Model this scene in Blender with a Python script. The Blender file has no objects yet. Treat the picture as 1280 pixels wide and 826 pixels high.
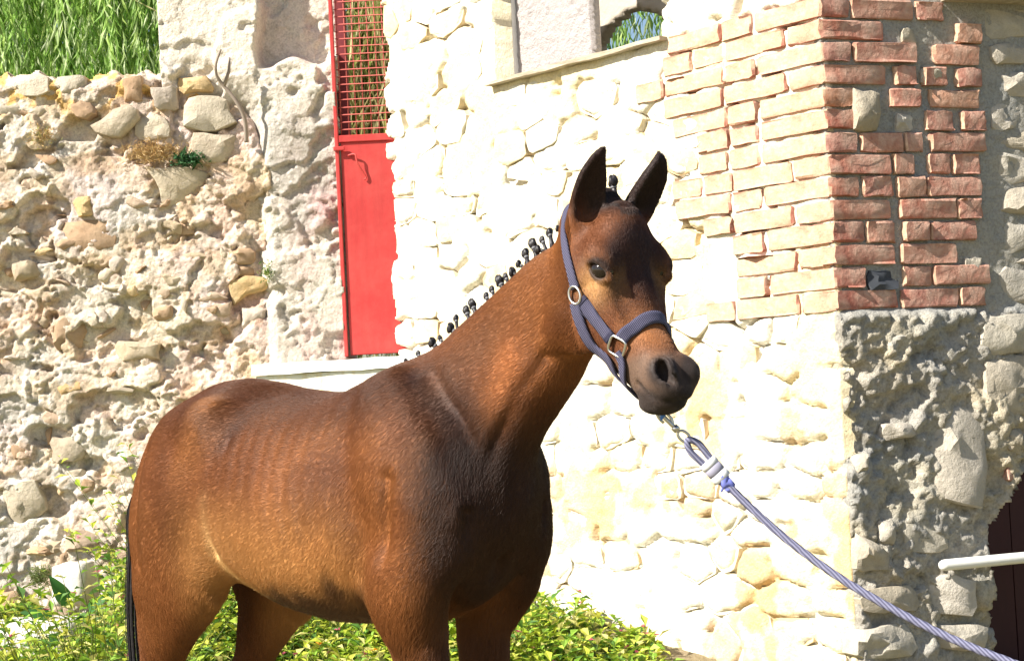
import bpy, bmesh, math, random
import numpy as np
from mathutils import Vector, Matrix, noise as mnoise
from mathutils.bvhtree import BVHTree
random.seed(7); rng = np.random.default_rng(7)
COAT_N = 700000
R_ = math.radians
sc = bpy.context.scene
col = sc.collection

# ------------------------------------------------------------------ camera
FPX, CXP, CYP = 2200.0, 640.0, 413.0
CAM = np.array([0.0, 0.0, 1.12])
ROLL, PITCH = R_(2.9), math.atan(87 / FPX)
F_ = np.array([0, math.cos(PITCH), math.sin(PITCH)])
_r0 = np.array([1.0, 0, 0]); _u0 = np.array([0, -math.sin(PITCH), math.cos(PITCH)])
Rv = math.cos(ROLL) * _r0 - math.sin(ROLL) * _u0
Uv = math.sin(ROLL) * _r0 + math.cos(ROLL) * _u0
cd = bpy.data.cameras.new('camera'); cam = bpy.data.objects.new('camera', cd); col.objects.link(cam)
cd.sensor_width = 36; cd.lens = 36 * FPX / 1280; cd.clip_start = 0.05; cd.clip_end = 500
cam.matrix_world = Matrix(((Rv[0], Uv[0], -F_[0], CAM[0]), (Rv[1], Uv[1], -F_[1], CAM[1]),
                           (Rv[2], Uv[2], -F_[2], CAM[2]), (0, 0, 0, 1)))
sc.camera = cam
sc.render.resolution_x, sc.render.resolution_y = 1024, 660

def unproj(px, py, p0, n):
    r = F_ + Rv * (px - CXP) / FPX + Uv * (CYP - py) / FPX
    t = ((np.asarray(p0, float) - CAM) @ n) / (r @ n)
    return CAM + t * r

# ------------------------------------------------------------------ light
SUN_EL = R_(38); SUN_DIR = np.array([-0.868, -0.497])         # horizontal direction towards the sun
SUN_DIR = SUN_DIR / np.linalg.norm(SUN_DIR)
w = bpy.data.worlds.new('World'); sc.world = w; w.use_nodes = True
nt = w.node_tree; nt.nodes.clear()
sky = nt.nodes.new('ShaderNodeTexSky'); sky.sky_type = 'NISHITA'; sky.sun_disc = False
sky.sun_elevation = SUN_EL; sky.sun_rotation = math.atan2(SUN_DIR[0], SUN_DIR[1])
bg = nt.nodes.new('ShaderNodeBackground'); bg.inputs['Strength'].default_value = 0.062
wo = nt.nodes.new('ShaderNodeOutputWorld')
nt.links.new(sky.outputs[0], bg.inputs[0]); nt.links.new(bg.outputs[0], wo.inputs[0])
sl = bpy.data.lights.new('sun', 'SUN'); sl.energy = 4.6; sl.angle = R_(0.5); sl.color = (1.0, 0.95, 0.86)
so = bpy.data.objects.new('sun', sl); col.objects.link(so)
sd = Vector((SUN_DIR[0] * math.cos(SUN_EL), SUN_DIR[1] * math.cos(SUN_EL), math.sin(SUN_EL)))
so.rotation_euler = sd.to_track_quat('Z', 'Y').to_euler(); so.location = (-4, -3, 6)
vs = sc.view_settings; vs.view_transform = 'Standard'; vs.look = 'None'; vs.gamma = 1.0
vs.use_curve_mapping = False; vs.exposure = 1.32
sc.cycles.max_bounces = 8

# ------------------------------------------------------------------ helpers
def lin(r, g, b):
    f = lambda c: c / 12.92 if c <= 0.04045 else ((c + 0.055) / 1.055) ** 2.4
    return (f(r / 255), f(g / 255), f(b / 255), 1)

def link(o, parent=None):
    col.objects.link(o)
    if parent is not None: o.parent = parent
    return o

def mesh_obj(name, verts, faces, mat=None, parent=None, smooth=True):
    me = bpy.data.meshes.new(name)
    me.from_pydata([tuple(map(float, v)) for v in verts], [], [tuple(map(int, q)) for q in faces])
    me.update()
    if smooth and len(me.polygons): me.polygons.foreach_set('use_smooth', [True] * len(me.polygons))
    if mat: me.materials.append(mat)
    return link(bpy.data.objects.new(name, me), parent)

def quad_mesh(name, V, Q, mat=None, parent=None, smooth=True):
    """fast mesh from numpy arrays of verts and quads (or triangles)"""
    me = bpy.data.meshes.new(name); k = Q.shape[1]
    me.vertices.add(len(V)); me.vertices.foreach_set('co', np.ascontiguousarray(V, np.float32).ravel())
    me.loops.add(Q.size); me.loops.foreach_set('vertex_index', np.ascontiguousarray(Q, np.int32).ravel())
    me.polygons.add(len(Q))
    me.polygons.foreach_set('loop_start', np.arange(0, Q.size, k, dtype=np.int32))
    me.polygons.foreach_set('use_smooth', np.full(len(Q), smooth))
    me.update(calc_edges=True); me.validate()
    if mat: me.materials.append(mat)
    return link(bpy.data.objects.new(name, me), parent)

def tag(o, label=None, cat=None, group=None, kind=None):
    if label: o['label'] = label
    if cat: o['category'] = cat
    if group: o['group'] = group
    if kind: o['kind'] = kind
    return o

def empty(name, loc=(0, 0, 0), parent=None):
    o = bpy.data.objects.new(name, None); o.location = tuple(map(float, loc)); o.empty_display_size = 0.1
    return link(o, parent)

def tube(points, radius, seg=10, caps=True):
    """verts, faces of a round tube along points; radius a number or a list"""
    P = np.asarray(points, float); n = len(P)
    rad = np.full(n, radius) if np.isscalar(radius) else np.asarray(radius, float)
    T = np.gradient(P, axis=0); T /= np.linalg.norm(T, axis=1)[:, None] + 1e-12
    u = np.cross(T[0], [0, 0, 1.0]);
    if np.linalg.norm(u) < 1e-3: u = np.cross(T[0], [0, 1.0, 0])
    u /= np.linalg.norm(u); V = []; Fc = []
    for i in range(n):
        u = u - T[i] * (u @ T[i]); u /= np.linalg.norm(u); v = np.cross(T[i], u)
        for k in range(seg):
            a = 2 * math.pi * k / seg
            V.append(P[i] + rad[i] * (math.cos(a) * u + math.sin(a) * v))
    for i in range(n - 1):
        for k in range(seg):
            k2 = (k + 1) % seg
            Fc.append((i * seg + k, i * seg + k2, (i + 1) * seg + k2, (i + 1) * seg + k))
    if caps:
        Fc.append(tuple(range(seg))[::-1]); Fc.append(tuple((n - 1) * seg + k for k in range(seg)))
    return V, Fc

def merge(*parts):
    V = []; Fc = []
    for v, f in parts:
        o = len(V); V += list(v); Fc += [tuple(i + o for i in q) for q in f]
    return V, Fc

def catmull(A, sub):
    A = np.asarray(A, float); n = len(A); out = []
    for i in range(n - 1):
        p0 = A[max(i - 1, 0)]; p1 = A[i]; p2 = A[i + 1]; p3 = A[min(i + 2, n - 1)]
        for k in range(sub):
            t = k / sub
            out.append(0.5 * ((2 * p1) + (-p0 + p2) * t + (2 * p0 - 5 * p1 + 4 * p2 - p3) * t * t + (-p0 + 3 * p1 - 3 * p2 + p3) * t ** 3))
    out.append(A[-1]); return np.array(out)

# procedural 3-D value noise for numpy arrays
_perm = np.random.default_rng(3).permutation(256).astype(np.int64)
_val = np.random.default_rng(4).random(256) * 2 - 1
def vnoise(x, y, z):
    xi = np.floor(x).astype(np.int64); yi = np.floor(y).astype(np.int64); zi = np.floor(z).astype(np.int64)
    fx, fy, fz = x - xi, y - yi, z - zi
    fx = fx * fx * fx * (fx * (fx * 6 - 15) + 10); fy = fy * fy * fy * (fy * (fy * 6 - 15) + 10); fz = fz * fz * fz * (fz * (fz * 6 - 15) + 10)
    def h(a, b, c): return _val[_perm[(_perm[(_perm[a & 255] + b) & 255] + c) & 255]]
    def L(a, b, t): return a + (b - a) * t
    return L(L(L(h(xi, yi, zi), h(xi + 1, yi, zi), fx), L(h(xi, yi + 1, zi), h(xi + 1, yi + 1, zi), fx), fy),
             L(L(h(xi, yi, zi + 1), h(xi + 1, yi, zi + 1), fx), L(h(xi, yi + 1, zi + 1), h(xi + 1, yi + 1, zi + 1), fx), fy), fz)
def fbm(x, y, z, oct=4, gain=0.5, lac=2.03):
    s = 0; a = 1.0; t = 0
    for i in range(oct):
        s = s + a * vnoise(x + 17 * i, y - 9 * i, z + 5 * i); t += a
        a *= gain; x = x * lac; y = y * lac; z = z * lac
    return s / t
def sstep(a, b, x):
    t = np.clip((x - a) / (b - a), 0, 1); return t * t * (3 - 2 * t)

# node-material helpers
class NT:
    def __init__(s, name, rough=0.85, spec=0.3):
        s.m = bpy.data.materials.new(name); s.m.use_nodes = True; s.t = s.m.node_tree
        s.b = s.t.nodes['Principled BSDF']; s.b.inputs['Roughness'].default_value = rough
        s.b.inputs['Specular IOR Level'].default_value = spec
    def n(s, typ, **kw):
        q = s.t.nodes.new(typ)
        for k, v in kw.items():
            if k in q.inputs and not hasattr(q, k): q.inputs[k].default_value = v
            else: setattr(q, k, v)
        return q
    def l(s, a, b): s.t.links.new(a, b)
    def coord(s, out='Object'): return s.n('ShaderNodeTexCoord').outputs[out]
    def noise(s, vec, scale, detail=4, rough=0.55, out='Fac'):
        q = s.n('ShaderNodeTexNoise'); q.inputs['Scale'].default_value = scale
        q.inputs['Detail'].default_value = detail; q.inputs['Roughness'].default_value = rough
        if vec is not None: s.l(vec, q.inputs['Vector'])
        return q.outputs[out]
    def vor(s, vec, scale, feature='F1', out='Distance'):
        q = s.n('ShaderNodeTexVoronoi'); q.feature = feature; q.inputs['Scale'].default_value = scale
        if vec is not None: s.l(vec, q.inputs['Vector'])
        return q.outputs[out]
    def ramp(s, fac, stops, interp='LINEAR'):
        q = s.n('ShaderNodeValToRGB'); q.color_ramp.interpolation = interp
        e = q.color_ramp.elements
        while len(e) > 1: e.remove(e[-1])
        for i, (p, c) in enumerate(stops):
            k = e[0] if i == 0 else e.new(p)
            k.position = p; k.color = c if len(c) == 4 else (*c, 1)
        s.l(fac, q.inputs[0]); return q.outputs[0]
    def mix(s, fac, a, b, mode='MIX'):
        q = s.n('ShaderNodeMix'); q.data_type = 'RGBA'; q.blend_type = mode
        for v, i in ((fac, 0), (a, 6), (b, 7)):
            if hasattr(v, 'is_linked') or isinstance(v, bpy.types.NodeSocket): s.l(v, q.inputs[i])
            else: q.inputs[i].default_value = v
        return q.outputs[2]
    def math(s, op, a, b=None):
        q = s.n('ShaderNodeMath'); q.operation = op
        for i, v in enumerate((a, b)):
            if v is None: continue
            if isinstance(v, bpy.types.NodeSocket): s.l(v, q.inputs[i])
            else: q.inputs[i].default_value = v
        return q.outputs[0]
    def mapping(s, vec, scale=(1, 1, 1), rot=(0, 0, 0)):
        q = s.n('ShaderNodeMapping'); q.inputs['Scale'].default_value = scale; q.inputs['Rotation'].default_value = rot
        s.l(vec, q.inputs['Vector']); return q.outputs[0]
    def bump(s, h, strength=0.5, dist=0.01, prev=None):
        q = s.n('ShaderNodeBump'); q.inputs['Strength'].default_value = strength; q.inputs['Distance'].default_value = dist
        s.l(h, q.inputs['Height'])
        if prev is not None: s.l(prev, q.inputs['Normal'])
        s.l(q.outputs[0], s.b.inputs['Normal']); return q.outputs[0]
    def color(s, c):
        if isinstance(c, bpy.types.NodeSocket): s.l(c, s.b.inputs['Base Color'])
        else: s.b.inputs['Base Color'].default_value = c
        return s.m
    def rand(s):
        return s.n('ShaderNodeObjectInfo').outputs['Random']
    def attr(s, name, out='Color'):
        q = s.n('ShaderNodeAttribute'); q.attribute_name = name; return q.outputs[out]

def plain(name, c, rough=0.6, spec=0.4, metal=0):
    k = NT(name, rough, spec); k.b.inputs['Metallic'].default_value = metal; return k.color(c)
# ================================================================== SETTING
ZUP = np.array([0, 0, 1.0])
# ---- ground: one sheet, rising into a raised bed in front of the walls
def ground_z(X, Y):
    return .30 * sstep(4.3, 7.2, Y) - .06 * sstep(0.2, 1.6, X) * sstep(4.3, 6, Y)
gx = np.concatenate([[-300, -60, -15, -8], np.linspace(-5, 4, 100), [7, 15, 60, 300]]); gy = np.concatenate([[-60, -15, -3], np.linspace(1, 9, 90), [12, 20, 60, 300]])
GXX, GYY = np.meshgrid(gx, gy, indexing='ij'); GZZ = ground_z(GXX, GYY) + .02 * fbm(GXX * 3, GYY * 3, GXX * 0, 4) * (np.abs(GXX) < 6) * (GYY > .9) * (GYY < 10)
V = np.stack([GXX.ravel(), GYY.ravel(), GZZ.ravel()], 1); nx_, ny_ = GXX.shape; ii = np.arange(nx_ * ny_).reshape(nx_, ny_)
Q = np.stack([ii[:-1, :-1].ravel(), ii[1:, :-1].ravel(), ii[1:, 1:].ravel(), ii[:-1, 1:].ravel()], 1)
k = NT('dry_earth', .95, .1); cc = k.coord('Object')
k.color(k.mix(k.ramp(k.noise(cc, 2.5, 5), [(.4, (0, 0, 0)), (.62, (1, 1, 1))]), (.30, .235, .15, 1), (.16, .17, .06, 1))); k.bump(k.noise(cc, 40, 6, .7), .8, .02)
tag(quad_mesh('ground', V, Q, k.m), kind='structure')

# ---- generic masonry sheet with real relief
def relief(name, O, U, Nn, s0, s1, z0, z1, res, depth, keep, thick, mat, parent, attr=None):
    ns = max(2, int((s1 - s0) / res)); nz = max(2, int((z1 - z0) / res))
    S, Z = np.meshgrid(np.linspace(s0, s1, ns + 1), np.linspace(z0, z1, nz + 1), indexing='ij')
    D = depth(S, Z); P = O + S[..., None] * U + Z[..., None] * ZUP + D[..., None] * Nn
    Sc = .25 * (S[:-1, :-1] + S[1:, :-1] + S[1:, 1:] + S[:-1, 1:]); Zc = .25 * (Z[:-1, :-1] + Z[1:, :-1] + Z[1:, 1:] + Z[:-1, 1:])
    K = keep(Sc, Zc) if keep else np.ones(Sc.shape, bool)
    idx = np.arange((ns + 1) * (nz + 1)).reshape(ns + 1, nz + 1)
    q = np.stack([idx[:-1, :-1], idx[1:, :-1], idx[1:, 1:], idx[:-1, 1:]], -1)[K]
    if np.dot(np.cross(U, ZUP), Nn) < 0: q = q[:, ::-1]
    # boundary edges get a reveal going back into the wall
    E = np.vstack([q[:, [0, 1]], q[:, [1, 2]], q[:, [2, 3]], q[:, [3, 0]]]); nv = (ns + 1) * (nz + 1)
    key = np.minimum(E[:, 0], E[:, 1]).astype(np.int64) * nv + np.maximum(E[:, 0], E[:, 1]); u, inv, cn = np.unique(key, return_inverse=True, return_counts=True)
    be = E[cn[inv] == 1]; Vf = P.reshape(-1, 3); bv = np.unique(be); mp = np.full(nv, -1); mp[bv] = nv + np.arange(len(bv))
    back = (O + S.reshape(-1)[bv][:, None] * U + Z.reshape(-1)[bv][:, None] * ZUP - thick * Nn)
    q2 = np.stack([be[:, 1], be[:, 0], mp[be[:, 0]], mp[be[:, 1]]], 1)
    V = np.vstack([Vf, back]); Q = np.vstack([q, q2]); used = np.unique(Q); rm = np.full(len(V), -1); rm[used] = np.arange(len(used))
    o = quad_mesh(name, V[used], rm[Q], mat, parent)
    if attr is not None:
        Sa = np.concatenate([S.ravel(), S.ravel()[bv]]); Za = np.concatenate([Z.ravel(), Z.ravel()[bv]]); Da = np.concatenate([D.ravel(), D.ravel()[bv] * 0])
        color_attr(o.data, attr(Sa, Za, Da)[used], 'tint')
    return o
def color_attr(me, arr, name='coat'):
    a = me.color_attributes.new(name, 'FLOAT_COLOR', 'POINT')
    a.data.foreach_set('color', np.c_[arr, np.ones(len(arr))].astype(np.float32).ravel())

def crumble(S, Z, o, amp=1.0):
    """flaking render: flat plates with broken edges over a gritty core, and cavities"""
    wS = S + .035 * fbm(S * 7 + o, Z * 7, S * 0 + 1, 4); wZ = Z + .035 * fbm(S * 7, Z * 7 + o, S * 0 + 5, 4)
    l1 = sstep(-.08, -.04, fbm(wS * 3.0 + o, wZ * 3.6, S * 0 + 2, 4)); l2 = sstep(.04, .075, fbm(wS * 7 + o, wZ * 8, S * 0 + 6, 4)); l3 = sstep(.10, .14, fbm(wS * 13 + o, wZ * 14, S * 0 + 9, 3))
    d = .034 * l1 + .019 * l2 + .010 * l3 + .020 * fbm(S * 6 + o, Z * 6, S * 0 + 4, 3)
    d = d + (1 - .75 * l1) * (1 - .4 * l2) * .020 * fbm(S * 30 + o, Z * 30, S * 0 + 1, 4, .62) + .006 * fbm(S * 85, Z * 85, S * 0, 2)
    cav = sstep(.25, .34, fbm(wS * 5.5 + 20 + o, wZ * 7.5, S * 0 + 13, 3)); return amp * (d - .02) - .055 * cav * amp

# ---- stone outlines: clipped Voronoi cells
def voronoi_cells(seeds, stretch, box, only=None):
    P = seeds * stretch; cells = []
    for i, p in enumerate(P):
        if only is not None and not only[i]: cells.append(None); continue
        poly = np.array([(box[0], box[2]), (box[1], box[2]), (box[1], box[3]), (box[0], box[3])]) * stretch
        d = np.linalg.norm(P - p, axis=1); near = np.argsort(d)[1:28]
        for j in near:
            m = (p + P[j]) / 2; n = P[j] - p; s = (poly - m) @ n; out = []
            for a in range(len(poly)):
                b = (a + 1) % len(poly)
                if s[a] <= 0: out.append(poly[a])
                if (s[a] < 0) != (s[b] < 0) and s[a] != s[b]: out.append(poly[a] + (poly[b] - poly[a]) * s[a] / (s[a] - s[b]))
            poly = np.array(out)
            if len(poly) < 3: break
        cells.append(poly / stretch if len(poly) >= 3 else None)
    return cells
def round_poly(poly, n=14, rough=.12, gap=.008, r=None):
    """inset, rounded, resampled outline"""
    r = r or rng; c = poly.mean(0); size = math.sqrt(abs(0.5 * np.sum(poly[:, 0] * np.roll(poly[:, 1], -1) - np.roll(poly[:, 0], -1) * poly[:, 1])))
    if size < 1e-3: return None, 0
    q = c + (poly - c) * max(.4, 1 - 2 * gap / size)
    for it in range(1):
        nxt = np.roll(q, -1, 0); q = np.stack([q * .93 + nxt * .07, q * .07 + nxt * .93], 1).reshape(-1, 2)
    seg = np.linalg.norm(np.roll(q, -1, 0) - q, axis=1); cum = np.concatenate([[0], np.cumsum(seg)]); q2 = np.vstack([q, q[:1]])
    t = np.linspace(0, cum[-1], n, endpoint=False); R = np.stack([np.interp(t, cum, q2[:, a]) for a in (0, 1)], 1)
    return c + (R - c) * (1 + r.normal(0, rough * .45, (n, 1))), size
def stone_mesh(outline, O, U, Nn, base, proud, bulge, r, back=.05, tilt=.08, grain=.020):
    """an individual stone face: sides, worn rim, uneven front"""
    c = outline.mean(0); n = len(outline); V = []; Fc = []; size = np.abs(outline - c).max()
    tx, tz = r.normal(0, tilt, 2); sd = r.uniform(0, 50); fa = r.uniform(0, 6.28); fdir = np.array([math.cos(fa), math.sin(fa)]); fsl = r.uniform(.1, .6)
    def pt(p, d): return O + p[0] * U + p[1] * ZUP + d * Nn
    def front(p, f):
        e = (p - c); nz_ = float(fbm(np.array([p[0] * 22 + sd]), np.array([p[1] * 22]), np.array([sd]), 3)[0])
        cut = max(0.0, (e @ fdir) - .25 * size) * fsl
        return base + proud + bulge * f + tx * e[0] + tz * e[1] + grain * nz_ - cut * grain / .020
    rings = [(1.0, None, -back), (1.0, 0, -.3), (.965, 0, .0), (.74, .6, 0), (.40, .9, 0)]
    for sc_, f, ex in rings:
        for p in outline:
            q = c + (p - c) * sc_
            if f is None: V.append(pt(q, -back))
            elif ex: V.append(pt(q, front(q, 0) + ex * min(.02, proud + .004)))
            else: V.append(pt(q, front(q, f)))
    V.append(pt(c, front(c, 1)))
    for k_ in range(len(rings) - 1):
        for j in range(n): Fc.append((k_ * n + j, k_ * n + (j + 1) % n, (k_ + 1) * n + (j + 1) % n, (k_ + 1) * n + j))
    o = (len(rings) - 1) * n
    for j in range(n): Fc.append((o + j, o + (j + 1) % n, len(V) - 1))
    if np.dot(np.cross(U, ZUP), Nn) < 0: Fc = [f[::-1] for f in Fc]
    return V, Fc

# ---- materials of the masonry
def stone_mat(name, stops, rough_scale=35, bump=.5, spots=(.75, .62, .36, 1), spot_amt=.35, grey=None):
    k = NT(name, .92, .15); cc = k.coord('Object'); rnd = k.rand()
    base = k.ramp(rnd, stops, 'CONSTANT' if len(stops) > 5 else 'LINEAR')
    off = k.n('ShaderNodeVectorMath', operation='ADD'); k.l(cc, off.inputs[0]); cmb = k.n('ShaderNodeCombineXYZ')
    m10 = k.math('MULTIPLY', rnd, 37.0); k.l(m10, cmb.inputs[0]); k.l(cmb.outputs[0], off.inputs[1]); v = off.outputs[0]
    n1 = k.noise(v, 7, 5, .6); n2 = k.noise(v, rough_scale, 6, .7)
    c = k.mix(k.math('MULTIPLY', k.ramp(n1, [(.45, (0, 0, 0)), (.7, (1, 1, 1))]), spot_amt), base, spots)
    c = k.mix(.55, c, k.ramp(n2, [(.25, (.62, .60, .58)), (.7, (1.18, 1.17, 1.15))]), 'MULTIPLY')
    k.color(c); b = k.bump(n2, bump, .012); k.bump(k.noise(v, 140, 3, .6), bump * .5, .004, b); return k.m
def mortar_mat(name, a, b, c3, bump=.6, tint=False, pit=.5):
    k = NT(name, .95, .1); cc = k.coord('Object')
    n1 = k.noise(cc, 3.2, 6, .62); n2 = k.noise(cc, 28, 7, .72); n3 = k.noise(cc, 110, 4, .6)
    c = k.mix(k.ramp(n1, [(.38, (0, 0, 0)), (.66, (1, 1, 1))]), a, b)
    c = k.mix(k.math('MULTIPLY', k.ramp(n2, [(.52, (0, 0, 0)), (.66, (1, 1, 1))]), .5), c, c3)
    c = k.mix(pit, c, k.ramp(n3, [(.3, (.66, .64, .62)), (.6, (1.1, 1.1, 1.1))]), 'MULTIPLY')
    if tint: c = k.mix(1.0, c, k.attr('tint'), 'MULTIPLY')
    k.color(c); bb = k.bump(n2, bump, .015); k.bump(n3, bump * .7, .006, bb); return k.m

M_CREAM = stone_mat('cream_limestone', [(0, (.70, .65, .53, 1)), (.45, (.74, .70, .59, 1)), (.72, (.66, .58, .44, 1)), (.9, (.66, .52, .31, 1)), (1, (.60, .46, .28, 1))], 26, .7, (.72, .66, .52, 1), .5)
M_CREAMM = mortar_mat('lime_mortar', (.75, .71, .61, 1), (.70, .64, .51, 1), (.60, .52, .38, 1), .7, True, .5)
M_RUB = stone_mat('rubble_stone', [(0, (.40, .32, .22, 1)), (.3, (.52, .44, .33, 1)), (.5, (.44, .33, .24, 1)), (.7, (.56, .42, .24, 1)), (.85, (.47, .40, .33, 1)), (1, (.36, .26, .19, 1))], 30, .8, (.62, .56, .46, 1))
M_RUBM = mortar_mat('weathered_render', (.72, .66, .57, 1), (.64, .57, .48, 1), (.46, .39, .32, 1), .9, True, .75)
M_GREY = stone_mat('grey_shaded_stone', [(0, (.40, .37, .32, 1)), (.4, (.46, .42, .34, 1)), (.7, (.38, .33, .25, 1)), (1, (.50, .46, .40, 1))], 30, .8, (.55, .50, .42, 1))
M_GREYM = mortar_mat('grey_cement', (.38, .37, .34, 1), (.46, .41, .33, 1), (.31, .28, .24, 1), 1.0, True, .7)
def brick_mat(name, sun_pale=0.0):
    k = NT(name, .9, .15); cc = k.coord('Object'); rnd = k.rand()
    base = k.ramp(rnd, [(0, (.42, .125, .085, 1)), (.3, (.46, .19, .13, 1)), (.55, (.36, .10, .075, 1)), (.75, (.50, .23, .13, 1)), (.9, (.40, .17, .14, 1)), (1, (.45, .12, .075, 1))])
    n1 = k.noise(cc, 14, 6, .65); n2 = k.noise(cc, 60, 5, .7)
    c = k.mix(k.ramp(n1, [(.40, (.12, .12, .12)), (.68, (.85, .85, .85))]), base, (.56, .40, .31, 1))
    if sun_pale: c = k.mix(k.ramp(k.noise(cc, 9, 5), [(.3, (sun_pale * .5,) * 3), (.6, (min(1, sun_pale * 1.5),) * 3)]), c, (.66, .46, .31, 1))
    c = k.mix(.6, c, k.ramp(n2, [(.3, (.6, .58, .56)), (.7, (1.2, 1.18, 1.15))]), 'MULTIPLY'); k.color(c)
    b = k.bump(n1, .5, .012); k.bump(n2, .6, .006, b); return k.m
M_BRICK = brick_mat('old_brick'); M_BRICK_SUN = brick_mat('sunlit_brick', .5)  # second brick is a bleached copy with strong sun mixed into its colour

# ================================================================== main building
COR = np.array([1.04590848, 5.64, 0.0])
UM = np.array([-math.cos(R_(50)), math.sin(R_(50)), 0]); NM = np.array([-UM[1], UM[0], 0])
UR = np.array([math.cos(R_(21)), math.sin(R_(21)), 0]); NR = np.array([UR[1], -UR[0], 0])
bld = tag(empty('stone_building', COR), 'cream rubble stone building with a red brick corner behind the foal', 'building')
def B_(o): o.location = -COR; return o                       # geometry is in world space, the parent sits at the corner
S_END = 2.39
# stones of the sunlit face
sr = np.random.default_rng(21); seeds = []
zz = .05
while zz < 3.25:
    h = sr.uniform(.065, .135); ss = sr.uniform(-.1, .05)
    while ss < 2.5:
        w_ = sr.uniform(.10, .32) * (1.1 if h > .11 else .8); seeds.append((ss + w_ / 2 + sr.normal(0, .02), zz + h / 2 + sr.normal(0, .018))); ss += w_
    zz += h
seeds = np.array(seeds); cells = voronoi_cells(seeds, np.array([.62, 1.0]), (-.15, 2.46, 0, 3.4))
def joint_dist(S, Z):
    """distance to the nearest stone joint, in stretched metres"""
    P = np.stack([S.ravel() * .62, Z.ravel()], 1); out = np.empty(len(P)); sp = seeds * np.array([.62, 1.0])
    for a in range(0, len(P), 4000):
        d = np.sqrt(((P[a:a + 4000, None, :] - sp[None]) ** 2).sum(-1)); d.partition(1, axis=1); out[a:a + 4000] = d[:, 1] - d[:, 0]
    return out.reshape(S.shape)
def main_depth(S, Z):
    d = -.006 + .006 * fbm(S * 4, Z * 4, S * 0 + 2, 3) + .007 * fbm(S * 16, Z * 16, S * 0, 3) + .003 * fbm(S * 55, Z * 55, S * 0 + 9, 3)
    low = 1 - sstep(1.0, 1.45, Z); d = d + .008 * low
    wS = S + .012 * fbm(S * 14, Z * 14, S * 0 + 3, 3); wZ = Z + .012 * fbm(S * 14 + 9, Z * 14, S * 0 + 5, 3)
    jd = joint_dist(wS, wZ); opn_ = sstep(.06, .28, fbm(S * 7 + 3, Z * 9, S * 0 + 7, 3)) * (1 - .35 * low)
    d = d - .050 * np.exp(-(jd / .014) ** 2) * opn_
    d = d - .001 * (S < .62) * (Z > 1.345)
    return d
def main_keep(S, Z):
    win = (S > .72) & (S < 1.645) & (Z > 2.365)
    edge = S > S_END + .018 * np.sin(Z * 9) + .02 * np.sin(Z * 23 + 1)
    return ~(win | edge)
def main_tint(S, Z, D):
    pits = sstep(-.02, -.045, D)
    c = np.ones((len(S), 3)); g = sstep(.1, .45, fbm(S * 2.6, Z * 2.6, S * 0 + 4, 4)); c = c * (1 - g[:, None] * np.array([.03, .11, .30]))
    br_ = sstep(.24, .32, fbm(S * 5 + 17, Z * 4, S * 0 + 8, 4)) * (1 - sstep(1.1, 1.4, Z)); c = c * (1 - br_[:, None] * np.array([.12, .26, .40]))
    return c
wall_a = B_(relief('wall', COR, UM, NM, 0.0, S_END + .06, -.05, 3.0, .0095, main_depth, main_keep, .38, M_CREAMM, bld, main_tint))
def put(name, V, Fc, m, parent, org):
    c = np.mean(V, 0); o = mesh_obj(name, [v - c for v in V], Fc, m, parent); o.location = c - np.asarray(org)
    o.data.set_sharp_from_angle(angle=R_(32)); return o
for (s_, z_), cell in zip(seeds, cells):
    if cell is None or z_ > 2.95 or z_ < .12: continue
    if s_ < .60 and z_ > 1.33: continue
    if .68 < s_ < 1.69 and z_ > 2.32: continue
    if s_ < .08 or s_ > 2.37: continue
    if sr.random() < (.42 if z_ < 1.35 else .22): continue
    if s_ < .45 and z_ < 1.33 and sr.random() < .5: continue
    cell = np.clip(cell, [.05, 0], [S_END - .01, 3.3])
    if z_ > 2.1 and .6 < s_ < 1.75: cell[:, 1] = np.minimum(cell[:, 1], 2.345)
    ol, size = round_poly(cell, 18, .05, sr.uniform(.0005, .005), sr)
    if ol is None or size < .04: continue
    pr_ = sr.uniform(-.006, .004) if z_ > 1.3 else sr.uniform(-.010, .001)
    put('stone', *stone_mesh(ol, COR, UM, NM, -.004, pr_, sr.uniform(.0005, .0025), sr, tilt=.025, grain=.010), M_CREAM, wall_a, np.zeros(3))

# ---- right face (turned away from the sun)
def right_hole(S, Z):
    edge = np.where(Z < .63, .515 + .012 * np.sin(Z * 31), .515 + (Z - .63) * .92)
    return (S > edge + .012 * fbm(S * 0 + 3, Z * 14, S * 0, 3)) & (Z < .98) & (S < 1.40)
def right_depth(S, Z):
    up = sstep(1.325, 1.36, Z)
    lowd = .004 + .020 * fbm(S * 7, Z * 7, S * 0 + 1, 3) + .020 * fbm(S * 24, Z * 24, S * 0, 3, .6) + .010 * fbm(S * 62, Z * 62, S * 0 + 5, 3) + crumble(S, Z, 3.0, .5)
    upd = -.010 + .005 * fbm(S * 20, Z * 20, S * 0, 3) + .003 * fbm(S * 70, Z * 70, S * 0, 3)
    return lowd * (1 - up) + upd * up
def right_tint(S, Z, D):
    c = np.ones((len(S), 3)); w_ = sstep(-.05, .35, fbm(S * 5, Z * 5, S * 0 + 11, 3)); lo = 1 - sstep(1.3, 1.36, Z)
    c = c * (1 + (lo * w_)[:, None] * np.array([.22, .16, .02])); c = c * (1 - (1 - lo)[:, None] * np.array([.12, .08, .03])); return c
wall_b = B_(relief('wall', COR, UR, NR, 0.0, 2.2, -.05, 3.3, .0095, right_depth, lambda S, Z: ~right_hole(S, Z), .30, M_GREYM, bld, right_tint))
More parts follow.
